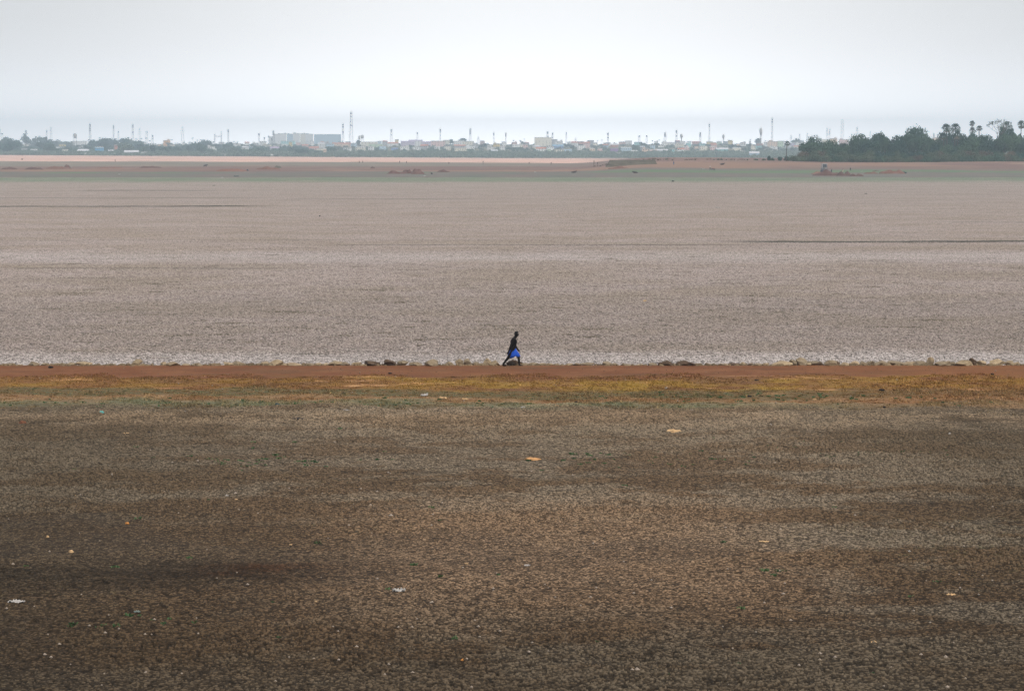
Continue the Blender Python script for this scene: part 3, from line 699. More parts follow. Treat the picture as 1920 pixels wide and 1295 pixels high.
for a in [
    ('plastic_sheet', 342, 775, 10, 4, WHITE, 'small white crumpled sheet right of the teal bag', 'litter'),
    ('plastic_sheet', 647, 772, 12, 4, WHITE, 'white flat scrap in the fringe above the dark lump', 'litter'),
    ('plastic_sheet', 230, 815, 13, 4, TANC, 'pale torn strip on the mud under the teal bag', 'litter'),
    ('plastic_sheet', 794, 743, 15, 5, WHITE, 'white torn sheet on the bund left of the walker', 'litter'),
    ('plastic_sheet', 830, 748, 16, 5, TANC, 'cream crumpled sheet beside the white torn sheet', 'litter'),
    ('plastic_sheet', 871, 750, 13, 3, TANC, 'long cream scrap, right one of three beside the walker', 'litter'),
    ('plastic_sheet', 981, 766, 9, 4, WHITE, 'white scrap in the fringe just below the walker', 'litter'),
    ('plastic_sheet', 1045, 763, 8, 4, TANC, 'tan scrap in the fringe, left of a black scrap', 'litter'),
    ('plastic_sheet', 1251, 729, 6, 3, WHITE, 'white scrap on the bund above the tan sack', 'litter'),
    ('plastic_sheet', 1300, 772, 6, 4, WHITE, 'white scrap in the fringe above the tan sack', 'litter'),
    ('plastic_sheet', 1450, 799, 4, 4, WHITE, 'tiny white scrap on mud right of the tan sack', 'litter'),
    ('plastic_sheet', 1531, 751, 9, 3, TANC, 'cream scrap on the lower bund at right', 'litter'),
    ('plastic_sheet', 744, 1110, 26, 7, WHITE, 'crumpled whitish sheet on the lower mud', 'litter'),
    ('plastic_sheet', 989, 1063, 12, 4, WHITE, 'small white strip on the lower mud near the centre', 'litter'),
    ('plastic_sheet', 873, 1060, 7, 4, TANC, 'small cream scrap left of the small white strip', 'litter'),
    ('plastic_sheet', 14, 1131, 34, 5, WHITE, 'long white strip on the dark damp patch', 'litter'),
    ('plastic_sheet', 419, 932, 6, 3, WHITE, 'white flake on the mud at left', 'litter'),
    ('plastic_sheet', 134, 932, 8, 3, TANC, 'faint cream flake far left on the mud', 'litter'),
    ('plastic_sheet', 539, 1024, 6, 3, TANC, 'tiny cream flake on the smooth brown mud', 'litter'),
    ('plastic_sheet', 1439, 1018, 20, 3, TANC, 'thin pink-tan stick-like strip on the right mud', 'litter'),
    ('plastic_sheet', 1715, 1036, 9, 3, WHITE, 'pale flake on the right-hand mud', 'litter'),
    ('plastic_sheet', 1797, 1118, 20, 4, TANC, 'pale tan strip on the dark mud at lower right', 'litter'),
    ('plastic_sheet', 1651, 1207, 12, 4, TANC, 'yellowish scrap near the lower right corner', 'litter'),
    ('plastic_sheet', 1378, 1289, 10, 3, WHITE, 'white scrap at the very bottom edge', 'litter'),
    ('plastic_sheet', 244, 1150, 14, 4, RAG, 'pale greenish rag on the lower left mud', 'litter'),
    ('plastic_sheet', 586, 1131, 6, 3, TANC, 'tiny cream fleck left of the whitish sheet', 'litter'),
    ('plastic_sheet', 1345, 391, 9, 4, WHITE, 'bright white scrap alone on the pale far bed', 'litter'),
    ('plastic_sheet', 419, 335, 5, 3, WHITE, 'white speck on the green verge at left', 'litter'),
    ('plastic_sheet', 226, 328, 5, 3, WHITE, 'white speck above the green verge near the mound', 'litter'),
    ('plastic_sheet', 1316, 317.5, 9, 2.5, WHITE, 'white sheet on the far bank beside the far person', 'litter'),
    ('plastic_sheet', 420, 387, 5, 2.5, WHITE, 'white speck at the end of the dark channel', 'litter'),
    ('plastic_sheet', 797, 331, 6, 2.5, WHITE, 'white speck just below the red mounds', 'litter'),
    ('plastic_sheet', 1003, 323.5, 4, 3, WHITE, 'white speck on the verge near the centre', 'litter'),
]: litter(*a, sheet=True)
p = at(984, 664); m = MB(); m.tube([(-0.42, 0, 0.12), (0, 0.1, 0.1), (0.4, 0.3, 0.08)], [0.014, 0.012, 0.008], 6)
tag(link('stick', m.mesh('stick', mat('dry_wood', (0.13, 0.085, 0.055), 0.9)), loc=(p.x, EDGE + 5, ZB)), 'thin dry stick on the pale mud behind the person', 'stick')

# small weeds and pebbles
GREENW = leaf_mat('weed_leaf', (0.04, 0.09, 0.035), (0.09, 0.15, 0.06), 2)
def weeds():
    mb = MB(); r = random.Random(5)
    spots = []
    for _ in range(70): spots.append((r.gauss(1600, 90), r.gauss(850, 8)))
    for _ in range(40): spots.append((r.gauss(1260, 150), r.gauss(862, 7)))
    for _ in range(40): spots.append((r.gauss(480, 90), r.gauss(868, 7)))
    for _ in range(10): spots.append((r.gauss(250, 60), r.gauss(1170, 10)))
    for _ in range(40): spots.append((r.gauss(1480, 160), r.gauss(745, 4)))
    for _ in range(60): spots.append((r.uniform(0, 1920), r.gauss(755, 5)))
    for _ in range(45): spots.append((r.uniform(0, 1920), r.uniform(800, 1290)))
    for u, v in spots:
        if v > 1294 or v < 690: continue
        p = at(u, v); n = r.randint(7, 18); sz = r.uniform(0.02, 0.055)
        for _ in range(n):
            a = r.uniform(0, 6.28); h = sz * r.uniform(0.5, 1.2); x0 = p.x + r.gauss(0, sz); y0 = p.y + r.gauss(0, sz)
            b = 0.014
            mb.add([(x0 - b, y0, 0.01), (x0 + b, y0 + b, 0.01), (x0 + math.cos(a) * h + b, y0 + math.sin(a) * h, h + .03), (x0 + math.cos(a) * h - b, y0 + math.sin(a) * h, h + .025)], [(0, 1, 2, 3)])
    tag(link('weeds', mb.mesh('weeds', GREENW)), 'sparse small green weeds growing out of the near mud', 'weeds', kind='stuff')
weeds()
def pebbles():
    mb = MB(); r = random.Random(15)
    for _ in range(240):
        u, v = r.uniform(-20, 1940), r.uniform(690, 1294); p = at(u, v); s = r.uniform(0.02, 0.045) * (1.6 if r.random() < 0.05 else 1)
        vs = [(p.x + s * a * r.uniform(.7, 1.2), p.y + s * b * r.uniform(.7, 1.2), 0.045 + s * c) for a, b, c in ((1, 0, 0), (-1, 0, 0), (0, 1, 0), (0, -1, 0), (0, 0, .8), (0, 0, -1))]
        mb.add(vs, [(0, 2, 4), (2, 1, 4), (1, 3, 4), (3, 0, 4), (2, 0, 5), (1, 2, 5), (3, 1, 5), (0, 3, 5)])
    tag(link('gravel', mb.mesh('gravel', mat('pale_pebble', (0.30, 0.25, 0.20), 0.9, 0.3, 2, coord='Object'))), 'scattered pale pebbles and flecks on the near ground', 'gravel', kind='stuff')
pebbles()
def path_grit():
    mb = MB(); r = random.Random(16)
    for _ in range(2600):
        y = r.uniform(124, EDGE + 0.1) if r.random() < .75 else EDGE - abs(r.gauss(0, .35)); x = r.uniform(-.19, .19) * y; s = 0.012 + 0.035 * r.random() ** 3
        q = [(x + s * a * r.uniform(.7, 1.3), y + s * b * r.uniform(.7, 1.3), s * c) for a, b, c in ((1, 0, 0), (-1, 0, 0), (0, 1, 0), (0, -1, 0), (0, 0, .9))]
        mb.add(q, [(0, 2, 4), (2, 1, 4), (1, 3, 4), (3, 0, 4)])
    tag(link('gravel', mb.mesh('path_gravel', mat('red_brown_grit', (0.15, 0.09, 0.055), 0.95, 0.5, 0.8))), 'loose grit and small stones on the red path', 'gravel', kind='stuff')
path_grit()
def rubble():
    mb = MB(); r = random.Random(26)
    for _ in range(1500):
        x = r.uniform(-.187, .187) * EDGE
        if math.sin(x * 1.7) + math.sin(x * 0.6 + 2) + r.uniform(-1.2, 1.2) < -0.6: continue
        y = EDGE - 0.12 + r.gauss(0, .14); s = 0.03 + 0.11 * r.random() ** 2.0
        q = [(x + s * a * r.uniform(.6, 1.4), y + s * b * r.uniform(.6, 1.3), -0.01 + s * c * r.uniform(.7, 1.2)) for a, b, c in ((1, 0.2, .1), (-1, 0, .1), (0, 1, 0), (0.2, -1, 0), (0.4, .2, .9), (-.4, -.1, .8))]
        mb.add(q, [(0, 2, 4), (2, 1, 5), (2, 5, 4), (1, 3, 5), (3, 0, 4), (3, 4, 5)])
    tag(link('rubble', mb.mesh('rubble', mat('brown_rubble', (0.20, 0.145, 0.085), 0.95, 0.6, 0.9))), 'low broken fringe of clods and rubble along the path edge', 'rubble', kind='stuff')
rubble()

# ------------------------------------------------------------------ foliage
LEAF_D = leaf_mat('dark_leaves', (0.020, 0.066, 0.054), (0.058, 0.135, 0.085), 0.30)
LEAF_M = leaf_mat('green_leaves', (0.038, 0.090, 0.058), (0.088, 0.160, 0.085), 0.30)
LEAF_P = leaf_mat('pale_leaves', (0.075, 0.115, 0.065), (0.14, 0.17, 0.10), 0.30)
LEAF_B = leaf_mat('brown_leaves', (0.10, 0.085, 0.055), (0.17, 0.135, 0.085), 0.30)
BARK = mat('bark', (0.13, 0.10, 0.075), 0.9, 0.25, 4)
PALMB = mat('palm_bark', (0.10, 0.09, 0.08), 0.9, 0.2, 4)

def crown_mesh(name, m, n, leaf, seed, shape='round', lobes=9):
    """leaf-sized faces spread through a crown of unit half-width, base at z=0, top about z=1"""
    r = np.random.RandomState(seed)
    L = []
    for i in range(lobes):
        a = r.rand() * 6.28; q = r.rand() ** 0.6 * 0.62
        if shape == 'round': z = 0.22 + r.rand() * 0.5; rad = 0.30 + r.rand() * 0.16
        elif shape == 'tall': z = 0.15 + r.rand() * 0.68; q *= 0.8 * (1.1 - z * 0.7); rad = 0.22 + r.rand() * 0.14
        elif shape == 'wide': z = 0.45 + r.rand() * 0.32; q *= 1.15; rad = 0.20 + r.rand() * 0.13
        else: z = 0.10 + r.rand() * 0.45 ; q *= 1.1; rad = 0.28 + r.rand() * 0.16
        L.append((math.cos(a) * q, math.sin(a) * q, z, rad))
    L = np.array(L); w = L[:, 3] ** 2; pick = r.choice(lobes, n, p=w / w.sum())
    d = r.randn(n, 3); d /= np.linalg.norm(d, axis=1)[:, None]
    rr = (0.55 + 0.5 * r.rand(n) ** 0.6)[:, None]
    ph = r.rand(3) * 6
    bump = 1 + 0.22 * np.sin(d[:, 0] * 5 + ph[0] + pick) * np.sin(d[:, 1] * 5 + ph[1]) + 0.15 * np.sin(d[:, 2] * 8 + ph[2] + pick * 2)
    c = L[pick, :3] + d * L[pick, 3:4] * rr * bump[:, None] * np.array([1, 1, 0.78])
    c[:, 2] = np.abs(c[:, 2])
    u = np.cross(d + r.randn(n, 3) * 0.7, r.randn(n, 3)); u /= np.linalg.norm(u, axis=1)[:, None]
    v = np.cross(u, d + r.randn(n, 3) * 0.5); v /= np.linalg.norm(v, axis=1)[:, None] + 1e-6
    s = leaf * (0.6 + 0.8 * r.rand(n))[:, None]
    co = np.stack([c - u * s, c - v * s * 0.6, c + u * s, c + v * s * 0.6], 1).reshape(-1, 3)
    return np_mesh(name, co, np.arange(n * 4).reshape(n, 4), m), L

def trunk_mesh(name, L, seed, th=0.05, base=0.0):
    """tapered trunk from -0.35 to the crown with limbs into its lobes (same unit space as the crown)"""
    r = random.Random(seed); m = MB()
    m.tube([(0, 0, base), (0.02, 0.01, 0.0), (0.0, 0.03, 0.3)], [th * 1.25, th, th * 0.7], 6)
    for k in range(min(6, len(L))):
        x, y, z, rr = L[k]
        m.tube([(0, 0.02, 0.12 + 0.03 * k), (x * 0.5, y * 0.5, 0.12 + (z - 0.1) * 0.6), (x, y, z)], [th * 0.55, th * 0.35, th * 0.12], 5)
    return m.mesh(name, BARK, True)

class TreeKind:
    def __init__(s, m, n, leaf, seed, shape, lobes=9, th=0.05, base=-0.3):
        s.base = base
        s.crown, L = crown_mesh('crown', m, n, leaf, seed, shape, lobes)
        s.trunk = trunk_mesh('trunk', L, seed, th, base)

def plant_tree(kind, p, w, h, name, rz):
    root = link(name, None, loc=p)
    bz = -kind.base                       # share of crown height that is bare trunk
    hz = h / (1.0 + bz)
    for nm, me in (('trunk', kind.trunk), ('crown', kind.crown)):
        o = link(nm, me, root, loc=(0, 0, hz * bz), rz=rz, scale=(w / 2 * 1.08, w / 2 * 1.08, hz * 1.03))
    return root

def fan_palm_meshes(seed, n=44):
    """palmyra palm: unit crown radius 1 round the origin, fan leaves on stalks"""
    r = random.Random(seed); m = MB(); dead = MB()
    for i in range(n):
        el = r.uniform(-0.9, 1.45); az = r.uniform(0, 6.28)
        d = Vector((math.cos(az) * math.cos(el), math.sin(az) * math.cos(el), math.sin(el)))
        a = d.cross(Vector((0, 0, 1))).normalized(); b = d.cross(a).normalized()
        tgt = dead if el < -0.62 else m
        st, L = r.uniform(0.3, 0.5), r.uniform(0.42, 0.62)
        tgt.bar((0, 0, 0), d * st, 0.02)
        tilt = r.uniform(-0.5, 0.5); a2 = (a * math.cos(tilt) + b * math.sin(tilt)).normalized(); n2 = d.cross(a2)
        k = 9
        for j in range(k):
            t0 = (j / k - 0.5) * 2.7; t1 = ((j + 0.62) / k - 0.5) * 2.7; tm = (t0 + t1) / 2
            c = d * st
            q0 = c + (d * math.cos(t0) + a2 * math.sin(t0)) * L * 0.55; q1 = c + (d * math.cos(t1) + a2 * math.sin(t1)) * L * 0.55
            e = c + (d * math.cos(tm) + a2 * math.sin(tm)) * L - Vector((0, 0, 0.06)) + n2 * r.uniform(-0.05, 0.05)
            tgt.add([c, q0, e, q1], [(0, 1, 2, 3)])
    return m.mesh('crown', LEAF_D), dead.mesh('dead_fronds', LEAF_B)

def frond_palm_mesh(seed, n=15):
    r = random.Random(seed); m = MB()
    for i in range(n):
        az = 6.28 * i / n + r.uniform(-0.2, 0.2); el = r.uniform(0.1, 1.1)
        d = Vector((math.cos(az), math.sin(az), 0)); s = Vector((-d.y, d.x, 0)); pts = []
        for k in range(7):
            t = k / 6.0; pts.append(d * t * math.cos(el) * 1.0 + Vector((0, 0, math.sin(el) * t - 0.75 * t * t)))
        for k in range(6):
            w0 = 0.13 * (1 - abs(k / 6 - 0.4)); w1 = 0.13 * (1 - abs((k + 1) / 6 - 0.4))
            for sg in (-1, 1):
                m.add([pts[k], pts[k + 1], pts[k + 1] + s * sg * w1 - Vector((0, 0, w1 * 0.7)), pts[k] + s * sg * w0 - Vector((0, 0, w0 * 0.7))], [(0, 1, 2, 3)])
    return m.mesh('crown', LEAF_D)

def palm_trunk(h, r0, lean, seed):
    m = MB(); pts = []; rs = []
    for k in range(8):
        t = k / 7; pts.append((lean * t * t, lean * 0.3 * t * t, h * t)); rs.append(r0 * (1.35 if k == 0 else 1 - 0.35 * t))
    return m.tube(pts, rs, 8).mesh('trunk', PALMB, True), Vector(pts[-1])

FP = [fan_palm_meshes(s) for s in (1, 2, 3)]
CP = [frond_palm_mesh(s) for s in (4, 5, 6)]

def palmyra(p, h, cr, label, seed, rz=0.0, group=None, fat=0.30):
    root = link('palm_tree', None, loc=p, rz=rz)
    tm, top = palm_trunk(h - cr * 0.75, fat, random.Random(seed).uniform(-0.6, 0.6), seed)
    link('trunk', tm, root)
    a, b = FP[seed % 3]
    link('crown', a, root, loc=top, rz=seed, scale=cr); link('dead_fronds', b, root, loc=top, rz=seed, scale=cr)
    tag(root, label, 'palm tree', group); return root

# ------------------------------------------------------------------ the grove on the right bank
GK = [TreeKind(LEAF_D, 3000, 0.050, 21, 'round', 13), TreeKind(LEAF_M, 3000, 0.050, 22, 'round', 12), TreeKind(LEAF_D, 3000, 0.052, 23, 'wide', 14, base=-0.15),
      TreeKind(LEAF_M, 2800, 0.050, 24, 'tall', 12), TreeKind(LEAF_D, 2800, 0.055, 25, 'tall', 11), TreeKind(LEAF_D, 3000, 0.050, 26, 'round', 16)]
SK = [TreeKind(LEAF_P, 2000, 0.055, 31, 'low', 11, 0.03, -0.02), TreeKind(LEAF_M, 2000, 0.055, 32, 'low', 10, 0.03, -0.02), TreeKind(LEAF_P, 2200, 0.050, 33, 'low', 13, 0.03, -0.02),
      TreeKind(LEAF_B, 1500, 0.050, 34, 'low', 12, 0.03, -0.02), TreeKind(LEAF_D, 2000, 0.055, 35, 'low', 9, 0.03, -0.02)]

def top_height(p, vt): return H - (vt - VH) * p.y / F - p.z

big = [  # u, v of the top, width px, distance, kind, name, label
    (1524, 256, 30, 1475, 5, 'broad_tree', 'dark round tree at the left end of the grove'),
    (1555, 262, 30, 1480, 1, 'broad_tree', 'green tree right of the grove\'s first dark round tree'),
    (1580, 267, 26, 1480, 0, 'broad_tree', 'low dark tree below the gap with pink houses behind'),
    (1614, 251, 44, 1490, 1, 'broad_tree', 'broad green tree just right of the pink houses gap'),
    (1652, 248, 40, 1500, 2, 'spreading_tree', 'flat-topped tree between two broad grove trees'),
    (1686, 252, 38, 1490, 0, 'broad_tree', 'dark rounded tree left of the grove\'s tallest broad crown'),
    (1712, 236, 46, 1510, 0, 'broad_tree', 'tallest broad dome-shaped tree of the grove'),
    (1738, 253, 34, 1495, 1, 'broad_tree', 'dark tree at the right foot of the dome-shaped tree'),
    (1757, 261, 34, 1480, 1, 'broad_tree', 'green rounded tree between the dome-shaped tree and the palm pair'),
    (1772, 247, 34, 1500, 5, 'broad_tree', 'dark tree filling in behind the left palm of the pair'),
    (1794, 249, 34, 1502, 0, 'broad_tree', 'dark tree filling in behind the right palm of the pair'),
    (1816, 250, 44, 1480, 2, 'spreading_tree', 'low dark spreading tree under the tall thin palm'),
    (1846, 251, 34, 1470, 0, 'broad_tree', 'round dark tree right of the tall thin palm'),
    (1881, 233, 30, 1500, 5, 'broad_tree', 'dense dark tree right of the bare tree'),
    (1898, 240, 26, 1495, 4, 'broad_tree', 'dark tree between two dark crowns near the right edge'),
    (1921, 255, 30, 1480, 1, 'broad_tree', 'green tree cut by the right edge of the frame'),
]
for i, (u, vt, w, D, k, nm, lb) in enumerate(big):
    p = at_d(u, D); o = plant_tree(GK[k], p, w * D / F * 1.12, top_height(p, vt), nm, i * 1.3)
    tag(o, lb, 'tree', 'trees of the grove')
for (u, vt, D, cr, lb, sd) in [
    (1774, 233, 1480, 3.3, 'palm with a dense dark crown, left of a touching pair', 1), (1787.5, 232, 1488, 3.4, 'palm with a dense dark crown, right of a touching pair', 2),
    (1794, 246, 1476, 3.0, 'shorter palm leaning against the right of the touching pair', 3),
    (1821, 227, 1478, 2.0, 'tallest thin palm of the grove, small crown over a hanging skirt', 4), (1833, 236, 1482, 2.1, 'thin palm just right of the tallest palm', 5),
    (1911, 227, 1490, 2.9, 'tall palm with a knobbly dark crown near the right edge', 6), (1768, 249, 1474, 2.6, 'short palm low on the left of the touching pair', 7)]:
    p = at_d(u, D); palmyra(p, top_height(p, vt), cr, lb, sd, group='palms of the grove')
# hanging dead skirt of the tallest palm is modelled as a wide lower tuft
p = at_d(1821, 1479); hh = top_height(p, 238); r_ = link('palm_tree', None, loc=p)
tm, top = palm_trunk(hh - 2.4, 0.3, 0, 9); link('trunk', tm, r_); link('crown', FP[0][0], r_, loc=top, scale=(2.5, 2.5, 2.7)); tag(r_, 'palm directly under the tallest thin palm, heart-shaped crown', 'palm tree', 'palms of the grove')
# the bare branched tree
def bare_tree(p, h, label):
    root = link('bare_tree', None, loc=p); m = MB(); r = random.Random(3); lf = []
    def br(a, d, L, rad, k):
        b = a + d * L; m.tube([a, (a + b) / 2 + Vector((r.uniform(-.1, .1),) * 3) * L, b], [rad, rad * .8, rad * .6], 5)
        if k <= 0: lf.append(b); return
        for _ in range(3 if k > 1 else 2):
            nd = (d + Vector((r.uniform(-.9, .7), r.uniform(-.6, .6), r.uniform(-.15, .6)))).normalized()
            br(b, nd, L * r.uniform(.55, .75), rad * .58, k - 1)
    br(Vector((1.6, 0, 0)), Vector((-0.12, 0, 1)).normalized(), h * 0.44, 0.32, 4)
    link('trunk', m.mesh('trunk', BARK, True), root)
    rr = np.random.RandomState(4); c = np.array([tuple(q) for q in lf]); n = 700; pk = rr.randint(0, len(c), n)
    cc = c[pk] + rr.randn(n, 3) * 0.35; u_ = rr.randn(n, 3) * 0.13; v_ = rr.randn(n, 3) * 0.13
    link('crown', np_mesh('crown', np.stack([cc - u_, cc - v_, cc + u_, cc + v_], 1).reshape(-1, 3), np.arange(n * 4).reshape(n, 4), LEAF_D), root)
    tag(root, label, 'tree', 'trees of the grove')
p = at_d(1867, 1478); bare_tree(p, top_height(p, 234), 'nearly bare branching tree, sky showing between its twigs')
p = at_d(1473, 1440); palmyra(p, top_height(p, 264.5), 1.85, 'lone palm standing apart left of the grove', 2, fat=0.24)

prof = [(1505, 264), (1525, 257), (1560, 262), (1585, 270), (1600, 258), (1617, 252), (1640, 257), (1652, 250), (1670, 258), (1690, 254), (1711, 242), (1735, 254), (1750, 259), (1765, 263), (1800, 262), (1815, 254), (1850, 258), (1865, 262), (1880, 245), (1925, 252)]
def prof_at(u, P_):
    for (a, b), (c, d) in zip(P_, P_[1:]):
        if a <= u <= c: return b + (d - b) * (u - a) / (c - a)
    return P_[-1][1]
r = random.Random(77); lay = []
for i in range(26): lay.append((1510 + i * 16.2 + r.uniform(-4, 4), r.uniform(2, 10), r.uniform(26, 40), 1466, r.choice([0, 1, 1, 3, 5]), 'mid'))
for i in range(30): lay.append((1500 + i * 14.6 + r.uniform(-4, 4), None, r.uniform(22, 34), 1450, r.choice([0, 1, 2, 2, 3, 4]), 'low'))
for i in range(26): lay.append((1496 + i * 17 + r.uniform(-4, 4), 0, r.uniform(20, 32), 1436, r.choice([0, 0, 1, 2, 3]), 'front'))
cnt = {'mid': 0, 'low': 0, 'front': 0}
KN = {0: 'pale green', 1: 'mid green', 2: 'yellowish green', 3: 'brownish', 4: 'dark green', 5: 'dark', }
for (u, dv, w, D, k, row) in lay:
    p = at_d(u, D); pv = prof_at(u, prof)
    if row == 'mid': vt = pv + dv; o = plant_tree(GK[k], p, w * D / F * 1.15, top_height(p, vt), 'broad_tree', u); nm = 'tree'
    elif row == 'low': vt = max(pv + 12, r.uniform(276, 284)); o = plant_tree(SK[k], p, w * D / F * 1.2, top_height(p, vt), 'shrub', u); nm = 'shrub'
    else: vt = r.uniform(286, 291.5); o = plant_tree(SK[k], p, w * D / F * 1.2, top_height(p, vt), 'shrub', u); nm = 'shrub'
    i = cnt[row]; cnt[row] += 1
    kn = KN[k] if nm == 'shrub' else ('dark green' if k in (0, 5) else 'mid green')
    where = {'mid': '%s tree in the grove\'s middle tier, %s from left', 'low': '%s tall bush in the grove\'s second row, %s from its left end', 'front': '%s bush on the bank\'s edge before the grove, %s from the left'}[row]
    tag(o, where % (kn, NUM[i]), nm, {'mid': 'trees of the grove', 'low': 'bushes under the grove', 'front': 'bushes under the grove'}[row])

bank = [(1249, 296.5, 5, 1), (1338, 298, 5, 4), (1346, 296.5, 6, 4), (1352, 296, 5, 1), (1361, 298.5, 4, 4), (1370, 298.5, 5, 4), (1394, 299.5, 5, 3), (1400, 297.5, 5, 1), (1416, 297, 9, 1), (1431, 296.5, 9, 0), (1441, 289.5, 9, 4), (1448, 294, 8, 1),
        (1461, 291.5, 10, 4), (1474, 290.5, 15, 4), (1486, 289.5, 12, 1), (1499, 286, 14, 1), (1510, 284, 18, 0)]
for i, (u, vt, w, k) in enumerate(bank):
    p = at_d(u, 1450 if u > 1300 else 1480)
    o = plant_tree(SK[k], p, w * p.y / F * 1.1, max(0.8, top_height(p, vt)), 'shrub', i)
    tag(o, '%s small bush on the bare bank, %s from the left' % (KN[k], NUM[i]) if u < 1505 else 'pale green rounded bush at the foot of the grove\'s left end', 'shrub', 'bushes along the bare bank')

# ------------------------------------------------------------------ the town
VW = {}
def vmat(name, c):
    if name not in VW: VW[name] = mat('paint_' + name, c, 0.85, 0.10, 0.4)
    return VW[name]
PAINT = {'white': (0.90, 0.90, 0.89), 'cream': (0.86, 0.81, 0.68), 'pale blue': (0.50, 0.66, 0.78), 'aqua': (0.36, 0.72, 0.72), 'pink': (0.80, 0.54, 0.50), 'peach': (0.84, 0.62, 0.46), 'lilac': (0.62, 0.53, 0.68),
         'yellow': (0.82, 0.62, 0.20), 'grey': (0.46, 0.46, 0.47), 'terracotta': (0.58, 0.24, 0.16), 'pale green': (0.55, 0.70, 0.50), 'bright blue': (0.08, 0.38, 0.66), 'purple': (0.34, 0.20, 0.42), 'orange': (0.80, 0.42, 0.16), 'blue': (0.22, 0.34, 0.62)}
for k_, c_ in PAINT.items(): vmat(k_, c_)
GLASS = mat('dark_window', (0.05, 0.06, 0.07), 0.25, 0.1, 1, 0.5)
CONC = mat('roof_concrete', (0.52, 0.49, 0.46), 0.9, 0.15, 0.5)
TILE = mat('red_roof', (0.50, 0.20, 0.13), 0.9, 0.2, 0.5)
LILAC = mat('lilac_roof', (0.42, 0.34, 0.46), 0.8, 0.1, 0.5)
TIN = mat('tin_roof', (0.62, 0.62, 0.64), 0.5, 0.12, 0.5, 0.4)
BLUET = mat('blue_roof', (0.22, 0.42, 0.58), 0.6, 0.1, 0.5, 0.3)
BLACKT = mat('black_tank', (0.03, 0.03, 0.035), 0.5, 0.1, 1)
STEEL = mat('grey_steel', (0.30, 0.30, 0.33), 0.6, 0.1, 1, 0.3)
DSTEEL = mat('dark_steel', (0.10, 0.10, 0.12), 0.6, 0.1, 1, 0.3)
REDW = mat('red_steel', (0.50, 0.14, 0.10), 0.6, 0.1, 1, 0.3)

WC = {}
def wmesh(w, h, key):
    if key not in WC: WC[key] = MB().box((0, 0, 0), (w, 0.12, h)).mesh(key, GLASS)
    return WC[key]
def house(p, w, h, paint, style, label, rz=0.0, cat='house', group='houses of the town', detail=True, depth=None):
    """walls with a parapet, a flat / gabled / shed roof, windows and a door, sometimes a stair room or a tank"""
    r = random.Random(int(p.x * 13 + p.y))
    d = depth or max(6.0, min(w * 0.8, 11)); root = link('house' if cat == 'house' else ('boundary_wall' if cat == 'wall' else cat.replace(' ', '_')), None, loc=(p.x, p.y, p.z - 0.6), rz=rz)
    st = max(1, int(round(h / 3.2))); sh = (h - 0.3) / st; h0 = h + 0.6
    m = MB(); m.box((0, 0, h0 / 2), (w, d, h0))
    link('wall', m.mesh('wall', vmat(paint, PAINT[paint])), root)
    m = MB()
    if style in ('gable', 'lilac_gable', 'tin', 'blue_gable'):
        e = 0.5; rh = min(2.6, d * 0.25); a, b = w / 2 + e, d / 2 + e
        m.add([(-a, -b, h0 + .01), (a, -b, h0 + .01), (a, b, h0 + .01), (-a, b, h0 + .01), (-a, 0, h0 + rh), (a, 0, h0 + rh)], [(0, 1, 5, 4), (2, 3, 4, 5), (0, 4, 3), (1, 2, 5), (3, 2, 1, 0)])
        link('roof', m.mesh('roof', {'gable': TILE, 'lilac_gable': LILAC, 'tin': TIN, 'blue_gable': BLUET}[style]), root)
    else:
        m.box((0, 0, h0 + 0.13), (w + 0.7, d + 0.7, 0.24))
        for (cx, cy, bx, by) in ((0, -d / 2 + .1, w, .2), (0, d / 2 - .1, w, .2), (-w / 2 + .1, 0, .2, d - .4), (w / 2 - .1, 0, .2, d - .4)): m.box((cx, cy, h0 + 0.6), (bx, by, 0.7))
        rf = link('roof', m.mesh('roof', vmat('white', PAINT['white']) if r.random() < 0.35 else CONC), root)
        if style == 'stair':
            s_ = r.choice((-1, 1)); m = MB(); m.box((s_ * w * 0.27, 0.5, h0 + 1.5), (w * 0.32, d * 0.45, 2.5)); m.box((s_ * w * 0.27, 0.5, h0 + 2.85), (w * 0.38, d * 0.55, 0.2))
            link('stair_room', m.mesh('stair_room', vmat(paint, PAINT[paint])), root)
        if style == 'tank':
            m = MB(); x_ = r.uniform(-.3, .3) * w; m.tube([(x_, 0, h0 + .3), (x_, 0, h0 + 1.9), (x_, 0, h0 + 2.2)], [.75, .75, .3], 10); link('water_tank', m.mesh('water_tank', BLACKT, True), root)
    if detail:
        nb = max(1, min(5, int(w / 3.2)))
        for fl in range(min(st, 4)):
            for k in range(nb):
                if r.random() < 0.2: continue
                xx = (k + 0.5) / nb * w - w / 2; dr = fl == 0 and k == nb // 2
                link('door' if dr else 'window', wmesh(1.1, 2.1, 'door') if dr else wmesh(1.5, 1.3, 'window'), root, loc=(xx, -d / 2 - 0.03, 0.6 + fl * sh + (1.1 if dr else 1.75)))
    tag(root, label, cat, group, kind='thing' if cat == 'wall' else None); return root

TOWN = []
def b(u, vb, w, hpx, paint, style, label, rz=0.0, D=None, **k):
    """a building by the pixel of its foot; it stands on the slope there"""
    p = at_d(u, D) if D else at(u, vb, 3950)
    s = p.y / F; TOWN.append((u, w, v_of(p), hpx))
    return house(p, w * s, hpx * s, paint, style, label, rz, **k)

